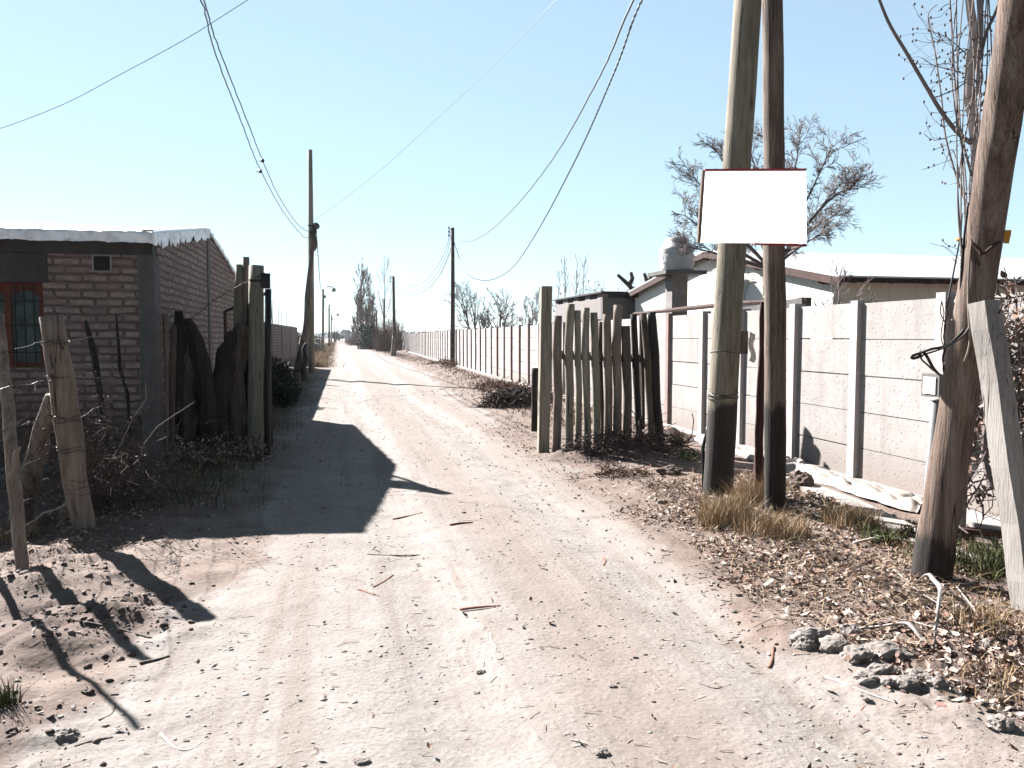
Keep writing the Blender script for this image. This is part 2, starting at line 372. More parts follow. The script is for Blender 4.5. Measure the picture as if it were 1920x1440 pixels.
dark = bump(X, Y, -1.5, 4.7, .75, .6, 1)+bump(X, Y, -1.7, 3.1, .8, .7, .6)+bump(X, Y, 3.7, 9.6, 1.2, .6, 1.3)+bump(X, Y, 4.2, 7.2, .5, .6, 1)+bump(X, Y, 2.9, 2.9, .9, .5, .9)+bump(X, Y, 3.3, 4.8, .9, 1.5, .4)
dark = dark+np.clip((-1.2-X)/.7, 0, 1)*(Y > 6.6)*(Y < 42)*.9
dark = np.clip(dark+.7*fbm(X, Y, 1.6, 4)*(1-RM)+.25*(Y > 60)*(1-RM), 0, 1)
ny, nx = X.shape
idx = np.arange(ny*nx).reshape(ny, nx)
Fq = np.stack([idx[:-1, :-1], idx[:-1, 1:], idx[1:, 1:], idx[1:, :-1]], -1).reshape(-1, 4)
def with_attrs(ob, sel=None):
    for nme, A in (('road', RM), ('tan', tan), ('dark', dark)):
        a = ob.data.attributes.new(nme, 'FLOAT', 'POINT'); v = A.ravel() if sel is None else A.ravel()[sel]
        a.data.foreach_set('value', v.astype(np.float32))
V = np.stack([X.ravel(), Y.ravel(), Z.ravel()], 1)
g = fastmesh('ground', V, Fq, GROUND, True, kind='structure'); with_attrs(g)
fm = RM.ravel()[Fq].mean(1) > .5
Fr = Fq[fm]; used, inv = np.unique(Fr, return_inverse=True)
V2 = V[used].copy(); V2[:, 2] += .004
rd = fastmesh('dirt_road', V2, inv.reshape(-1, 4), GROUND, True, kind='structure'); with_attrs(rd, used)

HAZE = 0.00018
# ------------------------------------------------------------------ more builders
def setz(p, z): q = np.array(p, float).copy(); q[2] = z; return q
def slab(mb, p0, p1, o0, o1, z0, z1, z0b=None, z1b=None):
    """prism on the ground line p0->p1, offsets o0..o1 to the right of it"""
    d = np.array(p1[:2], float)-np.array(p0[:2], float); d /= np.linalg.norm(d); n = np.array([d[1], -d[0]])
    z0b = z0 if z0b is None else z0b; z1b = z1 if z1b is None else z1b
    a = np.array(p0[:2])+n*o0; b = np.array(p1[:2])+n*o0; c = np.array(p1[:2])+n*o1; e = np.array(p0[:2])+n*o1
    return mb.add([(*a, z0), (*b, z0b), (*c, z0b), (*e, z0), (*a, z1), (*b, z1b), (*c, z1b), (*e, z1)],
                  [(0, 1, 2, 3), (4, 7, 6, 5), (0, 4, 5, 1), (1, 5, 6, 2), (2, 6, 7, 3), (3, 7, 4, 0)])
def prism_yz(mb, poly, x0, x1):
    n = len(poly); vs = [(x0, y, z) for y, z in poly]+[(x1, y, z) for y, z in poly]
    return mb.add(vs, [tuple(range(n-1, -1, -1)), tuple(range(n, 2*n))]+[(i, (i+1) % n, n+(i+1) % n, n+i) for i in range(n)])
def sphere_pts(sub=2):
    v = [(1,0,0),(-1,0,0),(0,1,0),(0,-1,0),(0,0,1),(0,0,-1)]; f = [(0,2,4),(2,1,4),(1,3,4),(3,0,4),(2,0,5),(1,2,5),(3,1,5),(0,3,5)]
    v = [np.array(a, float) for a in v]
    for _ in range(sub):
        c = {}; nf = []
        def mid(a, b):
            k = (min(a, b), max(a, b))
            if k not in c:
                m = v[a]+v[b]; v.append(m/np.linalg.norm(m)); c[k] = len(v)-1
            return c[k]
        for a, b, d in f:
            x, y_, z = mid(a, b), mid(b, d), mid(d, a); nf += [(a, x, z), (b, y_, x), (d, z, y_), (x, y_, z)]
        f = nf
    return v, f
SP1 = sphere_pts(1); SP2 = sphere_pts(2); SP3 = sphere_pts(3)
def rock(mb, c, s, seed=0, sp=SP3, amp=.35, boxy=.5):
    vs = []
    for p in sp[0]:
        q = p/np.max(np.abs(p)); p2 = p*(1-boxy)+q*boxy*.85
        r = 1+amp*mnoise.noise(Vector(p*1.3)+Vector((seed*5.1, 0, 0)))+amp*.5*mnoise.noise(Vector(p*4)+Vector((0, seed*3.3, 0)))+amp*.25*mnoise.noise(Vector(p*9)+Vector((0, seed*3.3, 2)))
        vs.append((c[0]+p2[0]*r*s[0], c[1]+p2[1]*r*s[1], c[2]+p2[2]*r*s[2]))
    return mb.add(vs, sp[1])
def pole_px(name, pts, rad, m, label, cat, group=None, n=18, rough=.08, sub=6, under=.35, parent=None, seed=None, flat=1.0, wobb=.3):
    """a timber post through surveyed points (photo x, photo y, distance Y), foot first"""
    P = [aY(*p) for p in pts]
    Q = []; R_ = []
    for i in range(len(P)-1):
        for k in range(sub):
            t = k/sub; Q.append(lerp(P[i], P[i+1], t)); R_.append(lerp(rad[i], rad[i+1], t))
    Q.append(P[-1]); R_.append(rad[-1])
    d = Q[1]-Q[0]; d /= np.linalg.norm(d)
    if under: Q.insert(0, Q[0]-d*under); R_.insert(0, R_[0])
    sd = seed if seed is not None else random.random()*50
    for i in range(1, len(Q)-1):
        Q[i] = Q[i]+np.array([mnoise.noise(Vector((i*.35, sd, 0))), mnoise.noise(Vector((i*.35, sd, 9))), 0])*R_[i]*wobb
    mb = MB().tube(Q, R_, n, rough=rough, seed=sd, flat=flat)
    return mb.build(name, m, parent=parent, smooth=True, origin=None if parent is not None else P[0], **({} if parent is not None else dict(label=label, cat=cat, group=group)))
def blades(B, H, W, lean, bend=.6):
    """B (n,3) bases; returns V, F of tapering curved blades"""
    n = len(B); az = rng.random(n)*2*np.pi; wa = rng.random(n)*np.pi
    dx = np.cos(az)*lean; dy = np.sin(az)*lean; px = np.cos(wa); py = np.sin(wa)
    V = np.zeros((n, 8, 3)); 
    for k, t in enumerate((0, .4, .75, 1.0)):
        c = B+np.stack([dx*H*(t**1.8), dy*H*(t**1.8), H*t*(1-bend*.35*lean*t)], 1); w_ = W*(1-t*.85)
        V[:, 2*k] = c-np.stack([px*w_, py*w_, 0*w_], 1)*.5; V[:, 2*k+1] = c+np.stack([px*w_, py*w_, 0*w_], 1)*.5
    b = (np.arange(n)*8)[:, None]
    F = np.concatenate([b+np.array([[2*k, 2*k+1, 2*k+3, 2*k+2]]) for k in range(3)])
    return V.reshape(-1, 3), F
def leaves(P, S, tilt=.6, curl=.35):
    n = len(P); a = rng.random(n)*2*np.pi; tx = rng.normal(0, tilt, n); ty = rng.normal(0, tilt, n)
    u = np.stack([np.cos(a), np.sin(a), tx], 1); u /= np.linalg.norm(u, axis=1)[:, None]
    v = np.stack([-np.sin(a), np.cos(a), ty], 1); v -= u*(u*v).sum(1)[:, None]; v /= np.linalg.norm(v, axis=1)[:, None]
    w_ = np.cross(u, v); w_ *= np.sign(w_[:, 2:3]+1e-9); S = S[:, None]; c = (rng.random(n)*curl)[:, None]*S
    asp = (.35+.35*rng.random(n))[:, None]
    V = np.stack([P-u*S+w_*c, P-u*S*.1-v*S*asp+w_*c*.9, P-u*S*.1, P-u*S*.1+v*S*asp+w_*c*.7, P+u*S+w_*c*1.3, P+u*S*.55-v*S*asp*.7+w_*c*.8, P+u*S*.55+v*S*asp*.6+w_*c*.8], 1)
    b = (np.arange(n)*7)[:, None]
    F = np.concatenate([b+np.array([[0, 1, 2]]), b+np.array([[0, 2, 3]]), b+np.array([[1, 5, 2]]), b+np.array([[2, 6, 3]]), b+np.array([[5, 4, 2]]), b+np.array([[2, 4, 6]])])
    return V.reshape(-1, 3), F
def rndattr(ob, per, n, s=1.0):
    a = ob.data.attributes.new('rnd', 'FLOAT', 'POINT'); a.data.foreach_set('value', np.repeat(rng.random(n), per).astype(np.float32))
def mat_rnd(name, stops, rough=.85, k=.38):
    t = MT(name, rough, .2); t.color(t.ramp(t.attr('rnd'), stops), k)
    return t.m
LEAFM = mat_rnd('dry_leaf', [(0, (.17, .09, .065)), (.3, (.36, .23, .17)), (.6, (.52, .39, .32)), (1, (.72, .61, .54))], k=.5)
STRAW = mat_rnd('dry_grass', [(0, (.22, .13, .065)), (.35, (.40, .26, .14)), (.7, (.50, .38, .23)), (1, (.66, .55, .40))], k=.56)
GREENG = mat_rnd('green_grass', [(0, (.05, .07, .02)), (.5, (.12, .16, .05)), (1, (.30, .28, .14))])
PEBM = mat_rnd('pebble', [(0, (.16, .115, .10)), (.25, (.33, .27, .24)), (.6, (.52, .46, .43)), (1, (.70, .66, .63))])
TRASH = mat_rnd('ground_litter', [(0, (.12, .07, .055)), (.3, (.33, .21, .16)), (.6, (.52, .42, .36)), (1, (.66, .58, .52))])
def leafcloud(centers, radii, n, size, flatz=1.0):
    """clumped foliage: quads through overlapping blobs"""
    ci = rng.integers(0, len(centers), n); C_ = np.array(centers)[ci]; R_ = np.array(radii)[ci]
    d = rng.normal(size=(n, 3)); d /= np.linalg.norm(d, axis=1)[:, None]; r = rng.random(n)**.5
    P = C_+d*R_*r[:, None]; P[:, 2] = np.maximum(P[:, 2], .02)
    a = rng.normal(size=(n, 3)); a /= np.linalg.norm(a, axis=1)[:, None]; b = np.cross(a, rng.normal(size=(n, 3))); b /= np.linalg.norm(b, axis=1)[:, None]
    s = (size*(.6+.8*rng.random(n)))[:, None]
    V = np.stack([P-a*s, P-b*s*.45, P+a*s, P+b*s*.45], 1).reshape(-1, 3); F = np.arange(n*4).reshape(-1, 4); return V, F
def child(ob, par):
    ob.parent = par; loc = par.location
    co_ = np.zeros(len(ob.data.vertices)*3, np.float32); ob.data.vertices.foreach_get('co', co_)
    co_ = co_.reshape(-1, 3)-np.array(loc, np.float32); ob.data.vertices.foreach_set('co', co_.ravel()); ob.data.update(); return ob

# ------------------------------------------------------------------ bare trees
def grow(T, K, p, d, L, r, lev, o):
    segs = 5 if lev == 0 else 4; pts = [p]; rr = [r]; q = p.copy(); dd = d.copy(); kids = []
    for i in range(segs):
        j = o['jit']*(1 if lev else .5)
        dd = dd+np.array([random.gauss(0, j), random.gauss(0, j), random.gauss(0, j*.6)+o['up']*(1 if lev else .3)])
        dd /= np.linalg.norm(dd); q = q+dd*L/segs; pts.append(q.copy()); f = (i+1)/segs
        rr.append(max(o['rmin'], r*(1-.62*f)))
        kids.append((q.copy(), dd.copy(), f))
    mb = T if lev <= o.get('tl', 0) else K
    mb.tube(pts, rr, 7 if lev == 0 and r > .03 else (4 if lev < 2 else 3), cap=False)
    if lev >= o['lev']: return
    nk = o['kids'][lev]
    for i in range(nk):
        t = random.uniform(o['from'] if lev == 0 else .15, 1.0); s = t*segs; a = min(int(s), segs-1); fr = s-a
        b0 = lerp(pts[a], pts[a+1], fr); d0 = pts[a+1]-pts[a]; d0 = d0/np.linalg.norm(d0)
        ang = math.radians(random.uniform(*o['ang'])); az = random.random()*2*math.pi
        u = np.cross(d0, [.31, .52, .8]); u /= np.linalg.norm(u); v = np.cross(d0, u)
        nd = d0*math.cos(ang)+(u*math.cos(az)+v*math.sin(az))*math.sin(ang)
        rad = lerp(rr[a], rr[a+1], fr)*o['rk']; ln = L*random.uniform(*o['lk'])*(1-(.35 if lev == 0 else .3)*t)
        grow(T, K, b0, nd, ln, max(o['rmin'], rad), lev+1, o)
def bare_tree(name, base, H, o, m, label, group=None, seed=1, lean=(0, 0), r=None, cat='bare tree', stems=1, mt=None):
    random.seed(seed); e = empty(name, base, label, cat, group); T = MB(); K = MB()
    b = np.array(base, float)
    for s in range(stems):
        off = np.array([random.uniform(-1, 1), random.uniform(-1, 1), 0])*o.get('stemr', .0)
        d = np.array([lean[0]+random.gauss(0, .12)*(stems > 1), lean[1]+random.gauss(0, .12)*(stems > 1), 1.0]); d /= np.linalg.norm(d)
        grow(T, K, b+off-np.array([0, 0, .1]), d, H*(1 if s == 0 else random.uniform(.7, 1)), r or H*.018, 0, o)
    T.build('trunk', mt or m, parent=e, smooth=True); K.build('crown', m, parent=e)
    return e
POP = dict(jit=.05, up=.16, rmin=.012, kids=[34, 9, 4], lev=3, ang=(16, 34), rk=.45, lk=(.22, .42), **{'from': .1})
OPEN = dict(jit=.17, up=.05, rmin=.004, kids=[9, 7, 6, 4], lev=4, ang=(28, 62), rk=.62, lk=(.45, .75), tl=1, **{'from': .35})

# ================================================================== LEFT SIDE
hb = empty('brick_house', (-2.2, 10.1, 0), 'low unplastered brick house with white plastic edged roof at the left', 'house')
fw = MB(); y0, y1 = 10.1, 10.3
fw.box(-8, -4.2, y0, y1, -.2, 2.58).box(-3.41, -2.37, y0, y1, -.2, 2.58).box(-4.2, -3.41, y0, y1, -.2, 1.24)
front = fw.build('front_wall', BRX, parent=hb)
MB().box(-8, -2.2, 10.085, 10.3, 2.583, 2.80).build('ring_beam', CONCD, parent=hb)
MB().box(-4.5, -3.35, 10.07, 10.32, 2.24, 2.575).build('lintel', CONCD, parent=hb)
sw = MB(); prism_yz(sw, [(10.36, -.2), (17.8, -.2), (17.8, 2.79), (14.1, 3.32)][:1]+[(17.8, -.2), (17.8, 2.87), (14.1, 3.395), (10.36, 2.845)], -2.4, -2.2)
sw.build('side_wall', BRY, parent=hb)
MB().box(-2.37, -2.185, 10.082, 10.36, -.2, 2.583).build('corner_column', CONCG, parent=hb)
MB().box(-2.2, -2.183, 13.98, 14.2, -.2, 3.38).build('column', CONCG, parent=hb)
MB().box(-8, -7.8, 10.3, 17.8, -.2, 2.8).box(-8, -2.4, 17.6, 17.8, -.2, 2.78).build('rear_wall', BRX, parent=hb)
MB().box(-8, -3.3, 9.62, 10.1, -.1, .07).build('doorstep', CONCG, parent=hb)
rf = MB(); prism_yz(rf, [(9.95, 2.815), (14.1, 3.42), (18.0, 2.87), (18.0, 2.89), (14.1, 3.445), (9.95, 2.84)], -8.1, -2.2)
rf.build('roof', SHEET, parent=hb)
# plastic drape round the eave and the rake
def drape(parent):
    path = []
    for i in range(160): path.append((-8.05+i*(8.05-2.17)/159, 9.935, 2.85, 0, -1))
    for i in range(1, 70):
        Y_ = 9.935+i*(14.1-9.935)/69; path.append((-2.165, Y_, 2.85+(Y_-9.95)*.146+.008, 1, 0))
    for i in range(1, 60):
        Y_ = 14.1+i*(18.02-14.1)/59; path.append((-2.165, Y_, 3.462-(Y_-14.1)*.142, 2, 0))
    vs = []; rows = 6
    for i, (x, y_, z, k, _) in enumerate(path):
        ln = .15+.02*mnoise.noise(Vector((i*.13, 0, 0)))+.025*max(0, mnoise.noise(Vector((i*.6, 3, 0))))
        if k == 1: ln = .20+.13*mnoise.noise(Vector((i*.33, 4, 0)))+.09*mnoise.noise(Vector((i*1.1, 4, 0)))
        if k == 2: ln = .09+.07*mnoise.noise(Vector((i*.5, 4, 0)))
        for j in range(rows):
            t = j/(rows-1); wv = .025*mnoise.noise(Vector((i*.35, j*.5, 2)))+.014*mnoise.noise(Vector((i*1.3, j*.8, 7)))
            if k == 0: vs.append((x, y_+(.16*(1-t*5) if j == 0 else 0)-wv-.01*t, z+(.03 if j == 0 else 0)-ln*max(0, t-.08)))
            else: vs.append((x-(.16 if j == 0 else 0)+wv+.01*t, y_, z+(.012 if j == 0 else 0)-ln*max(0, t-.08)))
    f = [(i*rows+j, (i+1)*rows+j, (i+1)*rows+j+1, i*rows+j+1) for i in range(len(path)-1) for j in range(rows-1)]
    MB().add(vs, f).build('roof_edge_cover', PFOIL, parent=parent, smooth=True)
drape(hb)
# window: two arched casements, bars in front
win = MB().box(-4.2, -3.41, 10.145, 10.2, 1.24, 1.30).box(-4.2, -3.41, 10.145, 10.2, 2.17, 2.24).box(-4.2, -4.14, 10.145, 10.2, 1.30, 2.17).box(-3.47, -3.41, 10.145, 10.2, 1.30, 2.17).box(-3.84, -3.77, 10.14, 10.2, 1.30, 2.17)
for x0_, x1_ in ((-4.14, -3.84), (-3.77, -3.47)):
    n_ = 10
    for i in range(n_):
        t0 = i/n_; t1 = (i+1)/n_; zz = lambda t: 2.08+.07*math.sin(math.pi*t)
        xa, xb = lerp(x0_, x1_, t0), lerp(x0_, x1_, t1)
        win.add([(xa, 10.15, zz(t0)), (xb, 10.15, zz(t1)), (xb, 10.15, 2.17), (xa, 10.15, 2.17), (xa, 10.19, zz(t0)), (xb, 10.19, zz(t1)), (xb, 10.19, 2.17), (xa, 10.19, 2.17)],
                [(0, 1, 2, 3), (7, 6, 5, 4), (0, 4, 5, 1)])
wfr = win.build('window', RFRAME, parent=hb)
MB().box(-4.14, -3.84, 10.175, 10.18, 1.30, 2.16).box(-3.77, -3.47, 10.175, 10.18, 1.30, 2.16).build('curtain', CURT, parent=wfr)
bars = MB()
for x_ in (-4.09, -3.99, -3.89, -3.72, -3.62, -3.52): bars.box(x_-.006, x_+.006, 10.12, 10.132, 1.25, 2.23)
for z_ in (1.42, 1.74, 2.02): bars.box(-4.19, -3.42, 10.132, 10.142, z_-.007, z_+.007)
bars.build('security_bars', BLKM, parent=wfr)
a = aY(174, 510, 10.1); b = aY(210, 478, 10.1)
vf = MB().box(a[0], b[0], 10.07, 10.1, a[2], a[2]+.018).box(a[0], b[0], 10.07, 10.1, b[2]-.018, b[2]).box(a[0], a[0]+.018, 10.07, 10.1, a[2]+.018, b[2]-.018).box(b[0]-.018, b[0], 10.07, 10.1, a[2]+.018, b[2]-.018)
vt = vf.build('vent', CONCP, parent=hb); gr_ = MB().box(a[0]+.018, b[0]-.018, 10.092, 10.098, a[2]+.018, b[2]-.018)
for i in range(4): gr_.box(a[0]+.018, b[0]-.018, 10.08, 10.09, a[2]+.04+i*.045, a[2]+.052+i*.045)
gr_.build('grille', BLKM, parent=vt)

# boundary wall past the house
bw = empty('brick_boundary_wall', (-2.2, 17.85, 0), 'long low brick wall behind the house with rusty rebar sticking up', 'wall')
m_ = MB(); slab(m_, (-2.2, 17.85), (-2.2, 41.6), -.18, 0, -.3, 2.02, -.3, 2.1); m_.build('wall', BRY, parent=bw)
for Y_ in (22.5, 26.2, 30.5, 35.5, 40.5):
    MB().box(-2.2, -2.185, Y_, Y_+.2, -.2, 2.0).build('column', CONCG, parent=bw)
random.seed(3)
for i, Y_ in enumerate((20.9, 21.1, 23.3, 23.5, 27.6, 27.8, 30.4, 32.1, 34.8, 35.0, 38.2, 40.6)):
    h_ = .55+random.random()*.25; q = MB().tube([(-2.29, Y_, 1.9), (-2.29+random.uniform(-.03, .03), Y_, 2.05+h_)], .011, 5)
    if i in (1, 3, 5, 9): q.tube([(-2.29, Y_, 2.3), (-2.29, Y_-.2, 2.32)], .008, 4)
    q.build('rebar', RUST, parent=bw)

# charred and weathered logs leaned at the gateway
LG = 'old logs leaned together by the brick house'
pole_px('gate_post', [(478, 850, 11.1), (481, 498, 11.1)], [.105, .098], W_post, 'thick pale round gate post, tallest smooth one by the black pipe', 'post', n=20, rough=.05)
pole_px('log', [(452, 838, 11.3), (441, 700, 11.3), (452, 640, 11.25), (462, 612, 11.2)], [.15, .14, .13, .135], W_brn, 'crooked grey log with pale top leaned left of the gate post', 'log', LG, rough=.16)
pole_px('log', [(446, 842, 11.6), (449, 660, 11.6), (453, 496, 11.6)], [.11, .12, .085], W_post, 'tall weathered log standing behind the crooked log', 'log', LG, rough=.12)
pole_px('log', [(466, 640, 11.5), (461, 482, 11.5)], [.05, .048], W_plank, 'thin tall stake rising above the gateway logs', 'log', LG, under=2.0)
pole_px('log', [(413, 842, 11.0), (408, 740, 11.0), (425, 660, 11.1), (437, 622, 11.1)], [.12, .13, .11, .06], W_dark, 'black charred log with ragged narrow top beside the crooked log', 'log', LG, rough=.16, seed=4)
pole_px('log', [(470, 700, 11.35), (474, 545, 11.35)], [.09, .07], W_dark, 'dark stub wedged between tall log and round gate post', 'log', LG, rough=.25, under=1.4)
pole_px('log', [(331, 850, 10.9), (330, 700, 10.9), (338, 640, 10.9), (335, 583, 10.9)], [.10, .10, .085, .05], W_dark, 'leftmost charred log forming an arch against the side wall', 'log', LG, rough=.16, seed=8)
pole_px('log', [(394, 845, 10.8), (389, 720, 10.8), (370, 640, 10.8), (352, 598, 10.85)], [.10, .10, .09, .05], W_dark, 'bent charred log forming the right side of the arch', 'log', LG, rough=.16, seed=11)
pole_px('log', [(366, 850, 11.2), (362, 700, 11.2), (352, 612, 11.2)], [.12, .09, .05], W_dark, 'split charred log in the middle of the leaned arch', 'log', LG, rough=.16, seed=13)
pole_px('log', [(348, 850, 11.0), (346, 720, 11.0), (341, 630, 11.0)], [.12, .11, .06], W_brn, 'brown bark slab between the two arched charred logs', 'log', LG, rough=.25, seed=17)
pole_px('old_board', [(307, 870, 10.55), (309, 720, 10.55), (310, 588, 10.5)], [.05, .048, .04], W_plank, 'narrow grey board standing against the house corner', 'board', rough=.2, flat=.35)
pole_px('old_board', [(322, 870, 10.7), (322, 700, 10.7), (326, 610, 10.7)], [.05, .048, .03], W_brn, 'brown board leaned between house corner and charred logs', 'board', rough=.2, flat=.35)
pole_px('black_pipe', [(502, 842, 10.9), (503, 542, 10.9)], [.042, .042], BLKM, 'upright black steel pipe on the road side of the gate post', 'pipe', n=12, rough=0, sub=3)
gt = empty('steel_gate', aY(502, 842, 11.05)*[1, 1, 0], 'rusty steel frame gate leaf swung back against the side wall', 'gate')
A_ = aY(503, 548, 11.05); B_ = aY(422, 584, 14.0)
fr = MB().tube([A_, B_], .025, 4).tube([B_, setz(B_, .15)], .03, 4).tube([A_+[0, .02, 0], setz(A_, .1)], .025, 4).tube([setz(A_, .15), setz(B_, .15)], .025, 4).tube([setz(A_, 1.2), setz(B_, 1.15)], .02, 4)
fr.build('frame', RUST, parent=gt); ms = MB()
for i in range(1, 24):
    t = i/24; p = lerp(A_, B_, t); ms.tube([setz(p, .15), p], .003, 3, cap=False)
for i in range(1, 20):
    t = i/20; ms.tube([lerp(setz(A_, .15), A_, t), lerp(setz(B_, .15), B_, t)], .003, 3, cap=False)
ms.build('mesh_panel', RUST, parent=gt)
p = aY(498, 527, 10.95)
sb = MB().box(p[0]-.055, p[0]+.06, p[1]-.06, p[1]+.03, p[2]-.10, p[2]+.085).box(p[0]-.06, p[0]+.065, p[1]-.065, p[1]+.035, p[2]+.0855, p[2]+.1)
sb.box(p[0]-.2, p[0]-.055, p[1]-.02, p[1], p[2]-.01, p[2]+.02)
sb.build('junction_box', BLKM, origin=p, label='small square black box fixed at the top of the gate post', cat='box')
pole_px('fence_stake', [(571, 716, 27.5), (568, 690, 27.5), (574, 672, 27.5), (570, 655, 27.5), (575, 644, 27.5)], [.11, .1, .10, .09, .06], W_dark, 'dark crooked stake standing in front of the low brick wall', 'stake', rough=.1)

# foreground fence at the left edge
pole_px('plank_post', [(158, 1008, 6.72), (128, 800, 6.72), (96, 592, 6.72)], [.088, .100, .088], W_plank, 'wide split plank post leaning left, wound with fence wire', 'post', n=16, rough=.09, flat=.42, seed=3)
pole_px('thin_stake', [(42, 1076, 5.72), (28, 900, 5.85), (14, 760, 6.0), (-2, 590, 6.22)], [.040, .043, .038, .030], W_plank, 'thin forked stake nearest the left edge, foot in bare dirt', 'stake', rough=.12, seed=5)
pole_px('thin_stake', [(22, 905, 5.72), (30, 850, 5.72), (36, 838, 5.72)], [.02, .018, .012], W_plank, 'short broken side twig on the thin forked stake', 'stake', under=0, n=8)
pole_px('brace_post', [(40, 965, 7.3), (68, 850, 7.2), (98, 742, 7.1)], [.085, .08, .05], W_plank, 'slanting brace leaned against the back of the plank post', 'post', rough=.12, seed=9)
pole_px('post_stub', [(126, 1010, 7.0), (128, 970, 7.0), (134, 940, 7.0)], [.075, .08, .05], W_plank, 'short cut stub behind the foot of the plank post', 'stump', rough=.15, seed=19)
pole_px('dead_branch', [(192, 770, 9.3), (178, 670, 9.4), (160, 602, 9.5)], [.03, .038, .02], W_dark, 'dark straight branch propped before the brick front wall', 'branch', under=1.0, rough=.15, n=8)
pole_px('dead_branch', [(243, 800, 9.3), (240, 742, 9.3), (225, 690, 9.4), (218, 590, 9.5)], [.016, .018, .02, .012], W_dark, 'thin wavy dark branch propped nearer the house corner', 'branch', under=.9, rough=.1, n=8)
# offcut post just outside the frame: its crooked shadow falls on the lower left
q0 = np.array([-2.42, 5.72, -.2]); 
MB().tube(spline([q0, q0+[.05, -.03, .7], q0+[-.04, .03, 1.2], q0+[.06, -.04, 1.7], q0+[.05, -.04, 2.1]], 4), [.024]*6+[.022]*6+[.016]*5, 10, rough=.1).build('thin_stake', W_brn, smooth=True, origin=q0, label='crooked stake just beyond the left edge casting the long wavy shadow', cat='stake')
# barbed strands
def strand(pts, label, r=.0024, name='fence_wire', cat='wire', m=WIRE, barb=True, jit=.012, group=None, n=6):
    P = [aY(*p) for p in pts]; S = spline(P, n); rs = random.Random(len(label))
    S = [s+np.array([rs.gauss(0, jit*.2), rs.gauss(0, jit*.2), rs.gauss(0, jit*.35)]) for s in S]
    mb = MB().tube(S, r, 4, cap=False)
    if barb:
        for s in S[1:-1]:
            for k in range(2):
                d = np.array([rs.gauss(0, 1), rs.gauss(0, 1), rs.gauss(0, 1)]); d *= .014/np.linalg.norm(d); mb.tube([s-d, s+d], r*.7, 3, cap=False)
    return mb.build(name, m, origin=P[0], label=label, cat=cat, group=group)
FWG = 'barbed strands of the left fence'
strand([(-60, 672, 5.6), (40, 652, 5.75), (84, 640, 6.6), (120, 644, 6.65), (165, 632, 7.5), (222, 634, 9.2), (280, 640, 10.0)], 'topmost barbed strand running from the left edge past the window', group=FWG)
strand([(-60, 745, 5.6), (20, 725, 5.75), (90, 713, 6.6), (125, 706, 6.65), (170, 708, 7.5), (240, 712, 9.5), (300, 702, 10.3)], 'second barbed strand crossing the plank post at mid height', group=FWG)
strand([(-60, 825, 5.6), (20, 805, 5.7), (70, 788, 6.4), (100, 780, 6.6), (140, 788, 6.62), (180, 765, 7.4), (215, 758, 8), (240, 790, 8.4), (210, 812, 8)], 'sagging wire curling round the dead bush', group=FWG)
strand([(-60, 920, 5.6), (10, 890, 5.7), (60, 866, 6.3), (102, 843, 6.6)], 'bottom strand slanting up to the plank post', group=FWG)
strand([(200, 860, 7.5), (235, 840, 8), (262, 826, 8.4), (280, 832, 8.8), (297, 818, 9)], 'loose curl of wire ending below the house corner', group=FWG)
strand([(10, 1000, 6.6), (50, 985, 6.7), (80, 965, 6.8), (130, 945, 7)], 'thick pale twig lying low behind the thin stake', r=.010, name='fallen_twig', cat='twig', m=TWIGP, barb=False)
strand([(356, 600, 10.9), (400, 565, 11.0), (440, 540, 11.1), (480, 520, 11.0), (497, 512, 10.9)], 'barbed strand rising from the charred arch to the gate post top', r=.005, m=RUST)
strand([(20, 985, 6.9), (70, 960, 6.6)], 'bent wire end near the foot of the fence', barb=False)
ties = MB(); tp = []
for yy in (640, 646, 706, 782, 790, 840, 846, 900, 915, 925):
    c0 = aY(158-(1008-yy)*.149, yy, 6.72)
    tp += [c0+np.array([.104*math.cos(t), .05*math.sin(t), .012*math.sin(3*t+yy)]) for t in np.linspace(math.pi/2, 2.5*math.pi, 17)]
ties.tube(tp, .0025, 4, cap=False)
ties.build('wire_binding', WIRE, origin=aY(130, 800, 6.72), label='turns of dark wire bound round the wide plank post', cat='wire')
# chain link behind the stakes
cl = MB(); p0 = np.array([-4.3, 6.9]); p1 = np.array([-2.15, 6.82]); Lw = np.linalg.norm(p1-p0)
for i in range(-20, 40):
    for sgn in (1, -1):
        u0 = i*.075; pts = []
        for k in range(0, 20):
            z_ = .1+k*.075; u_ = u0+sgn*k*.05
            if 0 <= u_ <= Lw: pts.append((*lerp(p0, p1, u_/Lw), z_+.03*math.sin(u_*3)))
        if len(pts) > 1: cl.tube(pts, .0016, 3, cap=False)
cl.build('chain_link_mesh', WIRE, origin=(*p1, 0), label='sagging chain link mesh between left edge and plank post', cat='mesh fence')

